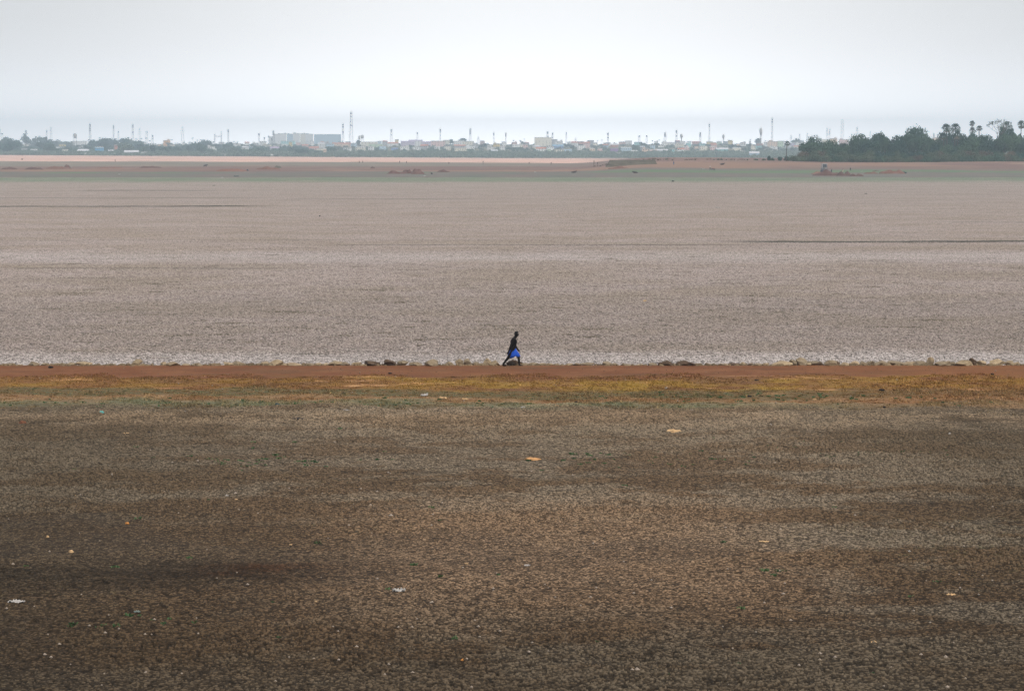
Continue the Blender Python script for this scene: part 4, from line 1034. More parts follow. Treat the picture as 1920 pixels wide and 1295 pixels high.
G = 'large buildings of the town'
b(190, 285, 15, 8, 'bright blue', 'flat', 'bright blue house with two dark windows')
b(221, 283.5, 5, 11, 'terracotta', 'flat', 'narrow red-and-white block right of the bright blue house')
b(155, 266.5, 20, 8, 'white', 'flat', 'long white building on the skyline left of the dark slim mast', D=4900, cat='factory', group=G)
b(141, 265, 6, 8, 'white', 'flat', 'white tower block beside the long white building', D=4880, cat='tower block', group=G)
b(316, 274.5, 12, 11, 'orange', 'stair', 'orange house with stepped roof among dark trees')
b(303, 276, 6, 5, 'peach', 'flat', 'low peach annex left of the orange house')
b(326, 276.5, 9, 5, 'cream', 'flat', 'low cream house right of the orange house')
b(54, 275.5, 16, 5, 'cream', 'flat', 'long cream house at the far left among trees', rz=0.3)
b(50, 284, 10, 5, 'grey', 'flat', 'grey house under the long cream house')
b(68, 286, 12, 5, 'grey', 'tank', 'brownish-grey house with a tank at the far left')
b(115, 280, 14, 4, 'white', 'flat', 'low white house, upper of two at left')
b(126, 286, 10, 5, 'cream', 'flat', 'low cream house, lower of two at left')
b(112, 274, 7, 6, 'peach', 'flat', 'small peach house above the low white one')
b(121, 276, 11, 5, 'yellow', 'flat', 'pale yellow house above the low white one')
b(132, 274, 5, 5, 'pink', 'flat', 'small pink house left of the white tower block')
b(155, 281, 8, 5, 'grey', 'flat', 'pale grey house left of the bright blue house')
b(160, 287, 20, 4, 'grey', 'tin', 'long grey shed left of the bright blue house', cat='shed')
b(212, 286, 10, 3, 'grey', 'tin', 'small pale shed under the narrow red block', cat='shed')
b(250, 290.5, 26, 5, 'grey', 'tin', 'long grey shed on the pink plain\'s edge', cat='shed')
b(274, 291, 10, 5, 'white', 'flat', 'white block at the right end of the long grey shed')
b(276, 272, 4, 4, 'white', 'flat', 'tiny white house left of a long white one among trees')
b(290, 274, 12, 4, 'white', 'flat', 'long low white house left of the orange house', rz=0.3)
b(346, 266, 5, 6, 'white', 'flat', 'white rounded block under the big pylon', D=4900)
b(334, 268, 7, 4, 'white', 'flat', 'white house on the skyline left of the big pylon')
b(398, 281.5, 14, 6, 'white', 'stair', 'white stepped house alone under the gantry')
b(405, 283.5, 6, 4, 'white', 'flat', 'small white annex beside the stepped house under the gantry')
b(418, 271, 10, 4, 'white', 'flat', 'white flat house at the gantry\'s foot')
b(357, 291.5, 6, 2.5, 'white', 'flat', 'tiny white hut on the pink plain\'s edge', cat='hut')
b(517, 283, 16, 5, 'grey', 'lilac_gable', 'grey-lilac roofed house left of the yellow gable')
b(547, 276, 6, 9, 'yellow', 'flat', 'narrow yellow house below the white apartment blocks')
b(541, 271, 26, 7, 'aqua', 'flat', 'wide aqua building at the apartment blocks\' foot', D=5150, cat='hall', group=G)
b(574, 277, 12, 4, 'pink', 'gable', 'pink-roofed house below the white apartment blocks')
b(590, 281.5, 18, 4, 'pink', 'gable', 'long pink-roofed house below the grey slab')
b(604, 284, 16, 5, 'cream', 'flat', 'long cream house left of a peach tower')
b(611, 289.5, 5, 10, 'peach', 'flat', 'peach tower-like house below the grey slab')
b(634, 288, 8, 4, 'white', 'flat', 'bright white hut left of the tallest mast\'s foot', cat='hut')
b(641, 274.5, 34, 6, 'peach', 'gable', 'long salmon hall left of the tallest mast', D=4500, cat='hall', group=G)
b(693, 273, 32, 8, 'cream', 'flat', 'long cream building right of the tallest mast', D=4700, cat='hall', group=G)
b(706, 277.5, 26, 7, 'pale green', 'flat', 'pale green long house below the long cream building')
b(738, 275, 20, 6, 'white', 'gable', 'white house with brown roof left of the lilac hall')
b(745, 271, 7, 9, 'yellow', 'flat', 'pale yellow tower block left of the lilac hall')
b(741, 282, 12, 5, 'blue', 'flat', 'small blue-lilac house under the lilac hall')
b(765, 273, 26, 8, 'lilac', 'lilac_gable', 'left wing of the lilac-roofed hall', D=4700, cat='hall', group=G)
b(780, 272, 26, 10, 'white', 'lilac_gable', 'tall middle block of the lilac-roofed hall', D=4720, cat='hall', group=G)
b(802, 273, 20, 7, 'lilac', 'lilac_gable', 'right wing of the lilac-roofed hall', D=4700, cat='hall', group=G)
b(760, 282, 16, 7, 'white', 'stair', 'white house with a stair room below the lilac hall')
b(782, 283, 14, 6, 'white', 'flat', 'white house below the tall middle lilac block')
b(822, 272, 26, 10, 'pink', 'tank', 'pale pink three-storey block right of the lilac hall', D=4600, cat='block of flats', group=G)
b(837, 270, 12, 10, 'cream', 'flat', 'cream slab behind the pale pink block', D=4900, cat='block of flats', group=G)
b(864, 286, 22, 8, 'cream', 'flat', 'bright cream two-storey block above the scrub')
b(882, 282, 16, 7, 'white', 'stair', 'white house right of the bright cream block')
b(860, 274, 18, 9, 'white', 'tank', 'white house with rooftop tanks above the bright cream block')
b(878, 273, 22, 9, 'cream', 'flat', 'wide cream block under the thick-topped mast', D=4700, cat='block of flats', group=G)
b(891, 278, 10, 9, 'grey', 'flat', 'grey block right of the wide cream one')
b(918, 277, 9, 4, 'white', 'flat', 'small white house alone among trees, left of two')
b(942, 282, 10, 7, 'white', 'stair', 'white house alone among trees, right of two')
b(927, 286, 12, 3, 'pale blue', 'tin', 'low pale blue shed above the scrub, centre', cat='shed')
b(1018, 276, 32, 17, 'cream', 'flat', 'large cream building, the biggest right of centre', D=4600, cat='block of flats', group=G)
b(1030, 270, 30, 10, 'grey', 'flat', 'grey-brown upper wing behind the large cream building', D=5100, cat='block of flats', group=G)
b(1048, 275, 14, 10, 'white', 'stair', 'white wing right of the large cream building', D=4650, cat='block of flats', group=G)
b(1046, 279, 20, 5, 'blue', 'blue_gable', 'blue-roofed hall under the large cream building', cat='hall', group=G)
b(1014, 285, 18, 6, 'white', 'gable', 'white house with a brown roof above the scrub')
b(1048, 287, 18, 6, 'cream', 'flat', 'cream house above the scrub, beneath the blue-roofed hall')
b(1029, 285.5, 7, 6, 'pale green', 'flat', 'small pale yellow-green house left of the cream one')
b(1064, 285, 16, 5, 'pale blue', 'flat', 'pale blue house right of the cream one above the scrub')
b(985, 279, 9, 7, 'pink', 'flat', 'pink house with tiled front, centre right')
b(977, 277, 8, 6, 'cream', 'stair', 'cream house left of the pink tiled one')
b(1100, 277, 12, 9, 'pink', 'gable', 'tall pink house with a steep roof', D=4300)
b(1107, 268, 12, 8, 'grey', 'flat', 'square grey block on the skyline right of centre', D=5200, cat='tower block', group=G)
b(1110, 286, 10, 7, 'peach', 'flat', 'peach house above the scrub left of the purple house')
b(1124, 284, 9, 5, 'pink', 'flat', 'dull pink house between the peach and the purple house')
b(1151, 287.5, 15, 9, 'purple', 'flat', 'purple house above a long white wall')
b(1173, 286, 20, 9, 'pale blue', 'flat', 'pale blue house right of the purple house')
b(1172, 279.5, 22, 2.5, 'aqua', 'flat', 'aqua-fronted upper block behind the pale blue house')
b(1188, 287, 12, 4, 'white', 'flat', 'low white house right of the pale blue house')
b(1166, 268, 12, 6, 'pink', 'flat', 'bright pink block on the skyline', D=5000, cat='block of flats', group=G)
b(1195, 274, 14, 7, 'aqua', 'flat', 'aqua block below the skyline, right of the bright pink one')
b(1210, 286, 14, 6, 'peach', 'stair', 'peach house with a stair room above the scrub')
b(1224, 286, 14, 5, 'pink', 'flat', 'pink house right of the peach one with the stair room')
b(1241, 285.5, 20, 3, 'white', 'tin', 'long white shed right of the pink house', cat='shed')
b(1261, 288, 4, 8, 'aqua', 'flat', 'narrow aqua tower above the scrub')
b(1275, 286, 12, 6, 'white', 'gable', 'white villa with a stepped top right of the aqua tower')
b(1252, 270, 24, 6, 'white', 'stair', 'long white terrace with dark openings on the skyline', D=4900, cat='block of flats', group=G)
b(1304, 271, 16, 4, 'terracotta', 'gable', 'terracotta roofed house on the skyline')
b(1304, 281, 7, 6, 'peach', 'flat', 'small peach house below the terracotta roof')
b(1329, 272, 12, 6, 'yellow', 'flat', 'bright yellow house below an orange block')
b(1337, 268, 9, 5, 'orange', 'flat', 'orange block on the skyline above the yellow house', D=4950)
b(1352, 284, 22, 4, 'aqua', 'tin', 'aqua-white sheds cluster above the scrub', cat='shed')
b(1346, 289, 10, 3, 'white', 'flat', 'small white hut below the aqua-white shed', cat='hut')
b(1379, 283, 15, 5, 'cream', 'flat', 'cream yellow house right of the aqua-white shed')
b(1384, 274, 10, 4, 'peach', 'flat', 'small peach house above the cream yellow one')
b(1404, 272, 4, 7, 'white', 'flat', 'narrow bright white house right of the small peach one')
b(1410, 282, 8, 8, 'cream', 'stair', 'tall cream house under the round-headed water tower')
b(1412, 293.5, 18, 6, 'pale blue', 'tin', 'pale blue shed low at the slope\'s foot', cat='shed')
b(1445, 280, 7, 6, 'white', 'flat', 'small white house left of the lone palm')
b(1450, 271, 24, 11, 'peach', 'stair', 'large peach building on the skyline left of the lone palm', D=4400, cat='block of flats', group=G)
b(1462, 278, 10, 12, 'pale green', 'flat', 'pale green-yellow block touching the lone palm\'s left', D=4300, cat='block of flats', group=G)
b(1491, 279, 10, 4, 'cream', 'gable', 'small cream house right of the lone palm')
b(1561, 274, 14, 17, 'peach', 'stair', 'peach apartment block in the grove\'s gap, left of two', D=4300, cat='block of flats', group=G)
b(1580, 276, 16, 15, 'pink', 'stair', 'pink apartment block in the grove\'s gap, right of two', D=4300, cat='block of flats', group=G)
b(1545, 272, 12, 14, 'cream', 'flat', 'cream block behind the grove\'s first dark trees', D=4500, cat='block of flats', group=G)
b(1755, 272, 16, 18, 'peach', 'flat', 'peach block peeping over the grove left of the palm pair', D=4400, cat='block of flats', group=G)
# far apartment towers
for i, (u, w, vt, pt, lb) in enumerate([(512, 12, 257, 'white', 'shorter white apartment block at the cluster\'s left end'), (521, 14, 252, 'white', 'first tall white apartment block from the left'), (533, 10, 251, 'white', 'second tall white apartment block from the left'), (545, 11, 252, 'pale blue', 'bluish apartment block between white ones'),
        (557, 12, 250.5, 'white', 'tallest white apartment block of the cluster'), (569, 10, 251, 'cream', 'cream apartment block right of the tallest one'), (581, 13, 252, 'white', 'last white apartment block before the grey slab')]):
    p = at_d(u, 6900); s = p.y / F
    house(p, w * s, top_height(p, vt), pt, 'stair', lb, 0.05 * (i % 3 - 1), 'apartment block', 'distant apartment blocks', True, 16)
p = at_d(615, 7200); house(p, 50 * p.y / F, top_height(p, 252.5), 'pale blue', 'flat', 'long grey-blue apartment slab right of the white cluster', 0, 'apartment block', 'distant apartment blocks', True, 16)
b(1171, 289.4, 60, 1.6, 'white', 'flat', 'long low white boundary wall under the purple house', cat='wall', group=None, detail=False, depth=0.5)
for (u, vb, w, hp, lb) in [(18, 289.5, 44, 3, 'pale boundary wall under the dark thicket at far left'), (150, 290, 90, 2, 'thin pale boundary wall under the left-hand houses'), (381, 291.5, 34, 2, 'pale wall on the plain\'s edge under the gantry'), (434, 292, 34, 2, 'longer pale wall right of the one under the gantry'), (505, 292.5, 18, 2, 'short pale wall left of centre on the plain\'s edge')]:
    b(u, vb, w, hp, 'grey', 'flat', lb, cat='wall', group='boundary walls', detail=False, depth=0.5)

ZONES = [(60, 'at the town\'s far left end'), (130, 'left of the long white skyline building'), (170, 'under the long white skyline building'), (235, 'near the bright blue house'), (298, 'left of the orange house'), (350, 'near the orange house'), (450, 'near the gantry'),
         (512, 'left of the white apartment cluster'), (588, 'below the white apartment cluster'), (640, 'below the grey-blue slab'), (700, 'near the tallest mast'), (752, 'left of the lilac hall'), (812, 'below the lilac hall'), (850, 'below the pale pink block'), (900, 'near the bright cream block'),
         (965, 'at the town\'s centre'), (1005, 'left of the large cream building'), (1070, 'below the large cream building'), (1130, 'near the tall pink house'), (1195, 'near the purple house'), (1250, 'near the long white shed'), (1300, 'near the white villa'), (1365, 'near the bright yellow house'), (1415, 'left of the round-headed tower'), (1468, 'left of the lone palm'), (1520, 'between lone palm and grove'), (3000, 'behind the grove')]
def zone(u):
    for a, s in ZONES:
        if u < a: return s
PEND = []
def later(o, u, desc, cat, group): PEND.append((u, o, desc, cat, group))
r = random.Random(404)
for i in range(240):
    u = r.choice([r.uniform(440, 1510), r.uniform(640, 1500)]); 
    D = r.uniform(3500, 5450); vb = v_of(at_d(u, D))
    w = r.uniform(7, 16) * (1.0 if D < 4500 else .85); hp = r.uniform(4.5, 8)
    if any(abs(u - a) < (w + bw) * 0.42 and abs(vb - v2) < 3.4 for a, bw, v2, _ in TOWN): continue
    pt = r.choice(['white'] * 12 + ['cream'] * 5 + ['pale blue'] * 2 + ['pink', 'peach', 'aqua', 'grey', 'grey', 'pale green', 'yellow', 'lilac', 'terracotta'])
    st_ = r.choice(['flat', 'flat', 'stair', 'tank', 'gable', 'tin'])
    o = b(u, 0, w, hp, pt, st_, None, rz=r.uniform(-.35, .35), D=D)
    row = 'on the skyline' if D > 5000 else ('midway up the slope' if D > 4100 else 'low on the slope')
    later(o, u, '%s %s' % (pt, {'flat': 'flat-roofed house', 'stair': 'house with a rooftop room', 'tank': 'house with a rooftop tank', 'gable': 'house with a red roof', 'tin': 'house with a tin roof'}[st_]) + ' ' + row, 'house', 'houses of the town')

# ------------------------------------------------------------------ masts, pylons, water towers
def mast(u, vt, vb, wpx, D, kind, label):
    p = at_d(u, D); D = p.y; s = D / F; h = top_height(p, vt); w = max(1.2, wpx * s); name = {'pylon': 'pylon', 'water': 'water_tower', 'tank': 'water_tower'}.get(kind, 'mast')
    root = link(name, None, loc=p, rz=0.3)
    m = MB(); tk = 0.11 + 0.000006 * D
    if kind in ('mast', 'tall', 'thick', 'slim', 'lattice'):
        base = w * (1.25 if kind != 'slim' else 1.0); top = w * (0.5 if kind != 'lattice' else 0.9); n = max(6, int(h / (w * 1.3)))
        cs = [(-1, -1), (1, -1), (1, 1), (-1, 1)]
        for k in range(n):
            z0, z1 = h * k / n, h * (k + 1) / n; a = (base + (top - base) * k / n) / 2; c = (base + (top - base) * (k + 1) / n) / 2
            for q in range(4):
                x0, y0 = cs[q]; x1, y1 = cs[(q + 1) % 4]
                m.bar((x0 * a, y0 * a, z0), (x0 * c, y0 * c, z1), tk)
                m.bar((x0 * a, y0 * a, z0), (x1 * c, y1 * c, z1), tk * .65)
                m.bar((x0 * c, y0 * c, z1), (x1 * c, y1 * c, z1), tk * .65)
        link('lattice', m.mesh('lattice', DSTEEL if kind in ('tall', 'thick') else STEEL), root)
        m = MB(); m.bar((0, 0, h), (0, 0, h + 2.5), 0.16); link('lightning_rod', m.mesh('lightning_rod', STEEL), root)
        if kind != 'lattice':
            for lv in (0.94, 0.86) + ((0.62,) if kind in ('tall', 'mast') else ()) + ((0.78, 0.70) if kind == 'thick' else ()):
                m = MB(); rr = top / 2 + 0.7
                for q in range(6):
                    a = q * math.pi / 3; m.box((math.cos(a) * rr, math.sin(a) * rr, h * lv), (0.5, 0.5, 2.4), a)
                m.tube([(0, 0, h * lv - 1.3), (0, 0, h * lv - 1.15)], [rr + .2, rr + .2], 8)
                link('antenna', m.mesh('antenna', DSTEEL), root)
        if kind == 'tall':
            m = MB()
            for (zz, rr) in ((0.30, 1.5), (0.36, 1.2), (0.45, 1.2)): m.tube([(-w * .8, -.9, h * zz), (-w * .8, -1.2, h * zz)], [rr, rr * .9], 12)
            link('dish', m.mesh('dish', vmat('white', PAINT['white'])), root)
    elif kind == 'pylon':
        a = w * 0.32; n = 7
        for k in range(n):
            z0, z1 = h * k / n, h * (k + 1) / n; r0 = a * (1 - .85 * (k / n) ** .7); r1 = a * (1 - .85 * ((k + 1) / n) ** .7)
            for (x0, y0, x1, y1) in ((-1, -1, 1, -1), (1, -1, 1, 1), (1, 1, -1, 1), (-1, 1, -1, -1)):
                m.bar((x0 * r0, y0 * r0, z0), (x0 * r1, y0 * r1, z1), tk); m.bar((x0 * r0, y0 * r0, z0), (x1 * r1, y1 * r1, z1), tk * .6)
        link('lattice', m.mesh('lattice', STEEL), root)
        for zz, ww in ((.62, .5), (.76, .42), (.90, .32)):
            m = MB(); q = w * ww; m.bar((-q, 0, h * zz), (q, 0, h * zz), tk); m.bar((-q, 0, h * zz), (0, 0, h * (zz + .05)), tk * .7); m.bar((q, 0, h * zz), (0, 0, h * (zz + .05)), tk * .7)
            link('crossarm', m.mesh('crossarm', STEEL), root)
    else:
        m.tube([(0, 0, 0), (0, 0, h * .62)], [w * .22, w * .2], 10) if kind == 'water' else [m.tube([(x * w * .32, y * w * .32, 0), (x * w * .32, y * w * .32, h * .66)], [.35, .35], 5) for x in (-1, 1) for y in (-1, 1)]
        link('stem' if kind == 'water' else 'frame', m.mesh('stem', CONC, True), root)
        m = MB(); m.tube([(0, 0, h * .60), (0, 0, h * .72), (0, 0, h * .92), (0, 0, h)], [w * .2, w * .5, w * .5, w * .12], 14)
        link('tank', m.mesh('tank', CONC, True), root)
    tag(root, label, {'pylon': 'pylon', 'water': 'water tower', 'tank': 'water tower'}.get(kind, 'mast'), {'pylon': 'power pylons', 'water': 'water towers', 'tank': 'water towers'}.get(kind, 'lattice masts'))
for a in [
    (171, 232, 262, 3.2, 4700, 'thick', 'dark thick-topped slim mast right of the long white building'),
    (215, 235, 262, 2.4, 5000, 'slim', 'slim mast, left of two above the bright blue house'), (251, 233, 262, 3.4, 4900, 'mast', 'taller slim mast left of the orange house'),
    (224, 246, 262, 2.5, 6600, 'slim', 'short faint mast between the two slim masts at left'), (264, 240, 262, 9, 6800, 'pylon', 'faint pylon right of the taller slim mast'), (277, 246, 262, 5, 6600, 'slim', 'short faint mast right of the faint pylon'),
    (288, 253, 264, 3, 5600, 'mast', 'stubby mast left of the orange house on the skyline'), (51, 244, 256, 3, 5200, 'slim', 'short twin-posted mast above the far left trees'), (98, 238, 260, 10, 7000, 'pylon', 'faint pylon left of the long white building'),
    (90, 244, 260, 2.5, 6000, 'slim', 'short slim mast beside the faint left pylon'), (3, 241, 255, 8, 7200, 'pylon', 'very faint pylon at the extreme left'), (143, 250, 262, 7, 4800, 'tank', 'water tower above the white tower block at left'),
    (344, 237, 263, 11, 6500, 'pylon', 'largest pylon of the left half, pale'), (429.5, 243, 268, 2.8, 4900, 'slim', 'slim mast right of the gantry'),
    (487, 250, 269, 3.2, 4800, 'slim', 'slim mast left of the apartment cluster'), (497, 257, 268, 2, 5600, 'slim', 'short faint post left of the apartment cluster'), (505, 255, 268, 2.6, 5200, 'slim', 'short mast, second left of the platform mast'),
    (510.5, 259, 268, 2.6, 5100, 'thick', 'stubby dark mast touching the platform mast'), (514, 245, 268, 3.2, 5000, 'thick', 'dark mast with a wide platform by the apartment cluster'),
    (644, 232, 268, 3.4, 4700, 'mast', 'mast just left of the tallest mast'), (659.5, 209, 272, 5.2, 4200, 'tall', 'tallest mast in view, dark, with dishes low down'),
    (674.5, 254, 268, 4, 4800, 'water', 'small mushroom-shaped water tower right of the tallest mast'), (680, 253, 268, 6, 5200, 'tank', 'pale framed water tower right of the mushroom-shaped one'),
    (734.5, 242, 266, 4.2, 5300, 'mast', 'pale mast left of the lilac hall'), (783, 248, 264, 2.6, 6200, 'slim', 'faint slim mast behind the lilac hall'), (826, 242, 264, 2.4, 4900, 'slim', 'slim mast over the pale pink block'),
    (882, 241, 266, 3.8, 4900, 'thick', 'thick-topped mast over the wide cream block'), (897, 256, 268, 8, 6400, 'pylon', 'short faint pylon right of the thick-topped mast'), (926, 249, 268, 2.8, 6200, 'slim', 'faint mast at the town\'s centre'),
    (948.5, 248, 268, 2.6, 5200, 'water', 'thin pole with a round head at the town\'s centre'), (1026.5, 246, 270, 3.6, 4900, 'mast', 'red-white mast in front of the large cream building'), (1036, 249, 268, 3, 5000, 'mast', 'shorter mast right of the large cream building'),
    (1061.5, 248, 268, 2.6, 6000, 'slim', 'faint mast right of the large cream building'), (1079, 258, 268, 7, 6200, 'pylon', 'small faint pylon right of the large cream building'), (1139.5, 249, 270, 3, 4800, 'mast', 'mast above the purple house'),
    (1198, 254, 266, 4, 5600, 'slim', 'faint short mast, left of two, right of the pink block'), (1212, 254, 266, 3.4, 5900, 'slim', 'faint short mast, right of two, right of the pink block'), (1246.5, 248.5, 266, 4.5, 5000, 'thick', 'stout mast with a heavy head over the long white terrace'),
    (1267.5, 244, 268, 3, 4900, 'mast', 'slim dark mast right of the stout heavy-headed one'), (1277, 251, 266, 5.5, 5100, 'water', 'mushroom-headed water tower right of the slim dark mast'), (1312, 248.5, 264, 3, 5000, 'thick', 'short dark mast over the terracotta roof'),
    (1329, 232, 264, 2.8, 4900, 'slim', 'tall needle-thin mast over the bright yellow house'), (1355.5, 252, 266, 4.4, 5200, 'water', 'T-shaped water tower right of the tall needle mast'), (1425.5, 239.5, 266, 5.6, 4600, 'water', 'tall round-headed concrete water tower left of the lone palm'),
    (1446.5, 221, 258, 2.8, 4500, 'slim', 'tall needle-thin mast over the large peach building'), (1482, 253, 262, 8, 6600, 'pylon', 'faint pylon right of the lone palm'), (1498, 251, 262, 6, 6400, 'pylon', 'faint pylon left of the grove'), (1512, 249, 260, 7, 6700, 'pylon', 'faint pylon over the grove\'s first tree'),
    (1549, 240, 264, 8, 5800, 'pylon', 'pylon, left of a close pair over the grove\'s gap'), (1554, 241, 264, 7, 5600, 'pylon', 'pylon, right of a close pair over the grove\'s gap'), (1577.5, 225, 262, 4.2, 5000, 'lattice', 'tall pale lattice mast over the grove\'s gap'),
    (1605.5, 238, 256, 10, 5400, 'pylon', 'pylon standing over the broad green tree'), (1630, 246, 258, 6, 6600, 'pylon', 'very faint pylon behind the grove, right of a clearer one'), (1749, 249, 262, 3.5, 5000, 'water', 'small water tower peeping over the grove'),
]: mast(*a)
# the gantry (two posts joined by a truss)
p = at_d(410, 4800); s = p.y / F; root = link('gantry', None, loc=p)
for x_, hh in ((-6, top_height(p, 251)), (6.5, top_height(p, 246))):
    m = MB()
    for k in range(9):
        z0, z1 = hh * k / 9, hh * (k + 1) / 9
        for sx in (-1, 1):
            m.bar((x_ * s + sx * 1.1, 0, z0), (x_ * s + sx * 1.1, 0, z1), .28); m.bar((x_ * s + sx * 1.1, 0, z0), (x_ * s - sx * 1.1, 0, z1), .18)
    link('tower', m.mesh('tower', STEEL), root)
m = MB(); zt = top_height(p, 255)
for k in range(6):
    a0, a1 = (-6 + k * 2.08) * s, (-6 + (k + 1) * 2.08) * s
    m.bar((a0, 0, zt), (a1, 0, zt), .25); m.bar((a0, 0, zt - 2), (a1, 0, zt - 2), .25); m.bar((a0, 0, zt - 2), (a1, 0, zt), .18)
link('truss', m.mesh('truss', STEEL), root); tag(root, 'steel gantry of two towers joined by a high truss', 'gantry')

# ------------------------------------------------------------------ trees of the town
CK = [TreeKind(LEAF_D, 520, 0.11, 41, 'round', 9), TreeKind(LEAF_M, 520, 0.11, 42, 'round', 8), TreeKind(LEAF_P, 520, 0.11, 43, 'round', 9, base=-0.1), TreeKind(LEAF_D, 480, 0.11, 44, 'tall', 8), TreeKind(LEAF_M, 520, 0.11, 45, 'wide', 10)]
DESC = ['dark round tree', 'green round tree', 'pale round tree', 'narrow dark tree', 'spreading green tree']
lprof = [(-10, 250), (8, 251), (20, 257), (40, 258), (52, 250), (62, 258), (78, 255), (90, 259), (120, 262), (150, 264), (175, 261), (215, 259), (235, 260), (245, 258), (262, 261), (275, 258), (290, 263), (320, 266), (340, 262), (363, 259), (380, 262), (411, 263), (440, 265), (470, 267), (520, 271), (560, 270), (640, 270), (700, 275)]
r = random.Random(91)
rows = [(3080, 32, 30), (3350, 34, 32), (3700, 36, 30), (4100, 40, 27), (4500, 46, 23)]
nleft = 0
for D, cnt_, wp in rows:
    for i in range(cnt_):
        u = -8 + 650 * (i + r.uniform(-.4, .4)) / cnt_
        if r.random() < 0.06 or (D < 3200 and r.random() < 0.3): continue
        d = D + r.uniform(-120, 120); p = at_d(u, d); w = wp * r.uniform(.75, 1.25); pf = prof_at(max(-10, min(699, u)), lprof)
        vb = v_of(p); vt = vb - w * r.uniform(.45, .72)
        if D >= 4400: vt = pf + r.uniform(-1, 4)
        vt = max(vt, pf); 
        if vb - vt < 5: continue
        if D < 4400:
            for a, bw, v2, hp in TOWN:
                if abs(u - a) < (bw + w) * 0.38 and vb > v2 - 0.5 and vt < v2 - 1.5: vt = v2 - 1.5
        elif any(abs(u - a) < (bw + w) * 0.36 and v2 < 273.2 for a, bw, v2, hp in TOWN): continue
        if vb - vt < 5: continue
        w = min(w, (vb - vt) * 2.2)
        k = r.choice([0, 0, 1, 1, 2, 3, 4]) if u > 45 or D > 3400 else 0
        o = plant_tree(CK[k], p, w * p.y / F, top_height(p, vt), 'broad_tree', u)
        row = 'on the skyline' if D > 4400 else ('midway up the slope' if D > 3500 else 'low on the slope')
        later(o, u, DESC[k] + ' ' + row, 'tree', 'trees of the town')
for i in range(125):
    u = r.uniform(620, 1500); d = r.uniform(3450, 5300); p = at_d(u, d); w = r.uniform(10, 22); vb = v_of(p); vt = vb - w * r.uniform(.45, .75)
    for a, bw, v2, hp in TOWN:
        if abs(u - a) < (bw + w) * 0.36 and vb > v2 - 1.0 and vt < v2 - 2.5: vt = v2 - 2.5
    if vb - vt < 3.5: continue
    w = min(w, (vb - vt) * 2.2)
    k = r.choice([0, 1, 1, 2, 3, 4]); o = plant_tree(CK[k], p, w * p.y / F, top_height(p, vt), 'broad_tree', u)
    row = 'on the skyline' if d > 5000 else ('midway up the slope' if d > 4100 else 'low on the slope')
    later(o, u, DESC[k] + ' ' + row, 'tree', 'trees of the town')
for i, (u, vt, D) in enumerate([(6, 249, 4400), (52, 248.5, 4450), (76, 254, 4500), (190, 256, 4500), (242, 256, 4500), (249, 259, 4400), (258, 259, 4450), (267, 258, 4500), (276, 257.5, 4450), (284, 262, 4400), (324, 260, 4500), (363, 257.5, 4500), (371, 261, 4450), (379, 260.5, 4500), (391, 264, 4400), (402, 264, 4450), (440, 263.5, 4450), (447, 264, 4500), (963, 262, 5000), (975, 262, 5050), (983, 259.5, 5000), (1223, 262, 4900), (1235, 261, 4950), (1120, 262, 5000), (1128, 261, 4950), (1406, 260, 4800), (1434, 262, 4700)]):
    p = at_d(u, D); h = top_height(p, vt); root = link('palm_tree', None, loc=p, rz=i); tm, top = palm_trunk(h - 2.0, 0.28, r.uniform(-1, 1), i)
    link('trunk', tm, root); link('crown', CP[i % 3], root, loc=top, scale=3.6); later(root, u, 'coconut palm on the skyline', 'palm tree', 'coconut palms')

seen = {}
for u, o, desc, cat, grp in sorted(PEND, key=lambda a: a[0]):
    seen.setdefault((desc, zone(u)), []).append((o, cat, grp))
for (desc, z), lst in seen.items():
    for i, (o, cat, grp) in enumerate(lst):
        if len(lst) == 1: lb = '%s, %s' % (desc, z)
        else: lb = '%s, %s, %s from left' % (desc, z, NUM[i])
        if len(lb.split()) > 16: lb = lb.replace(' the slope', ' slope').replace('of the large', 'of large').replace('below the', 'below').replace('left of the', 'left of').replace('under the', 'under')
        if len(lb.split()) > 16: lb = lb.replace(' of the slope', '').replace('on the skyline', 'on skyline').replace('midway up the slope', 'midway up').replace('house with a rooftop', 'house, rooftop').replace('house with a', 'house,')
        tag(o, lb, cat, grp)

# low scrub that reads as one mass along the foot of the slope
def scrub(name, n, y0, y1, xa, xb, h0, h1, leaf, m, label, seed, clump=9.0):
    rr = np.random.RandomState(seed); nc = n // 40
    cy = y0 + rr.rand(nc) * (y1 - y0); cx = (xa + rr.rand(nc) * (xb - xa)) * cy
    ch = h0 + rr.rand(nc) ** 1.5 * (h1 - h0); cz = np.array([gz(a, b_) for a, b_ in zip(cx, cy)])
    pk = np.repeat(np.arange(nc), 40); N = len(pk)
    d = rr.randn(N, 3); d /= np.linalg.norm(d, axis=1)[:, None]; d[:, 2] = np.abs(d[:, 2])
    q = (0.75 + 0.3 * rr.rand(N))[:, None]
    c = np.stack([cx[pk], cy[pk], cz[pk]], -1) + d * q * np.stack([ch[pk] * 1.25, ch[pk] * 1.25, ch[pk]], -1)
    u_ = rr.randn(N, 3); v_ = rr.randn(N, 3); s_ = leaf * (0.6 + rr.rand(N))[:, None]
    u_ = u_ / np.linalg.norm(u_, axis=1)[:, None] * s_; v_ = v_ / np.linalg.norm(v_, axis=1)[:, None] * s_
    co = np.stack([c - u_, c - v_, c + u_, c + v_], 1).reshape(-1, 3)
    tag(link(name, np_mesh(name, co, np.arange(N * 4).reshape(N, 4), m)), label, 'scrub', kind='stuff')
LEAF_S = leaf_mat('scrub_leaves', (0.12, 0.17, 0.13), (0.21, 0.26, 0.18), 0.02)
scrub('scrub', 150000, 4010, 4420, -0.07, 0.13, 1.8, 4.6, 0.85, LEAF_S, 'grey-green scrub along the foot of the town\'s slope', 8)
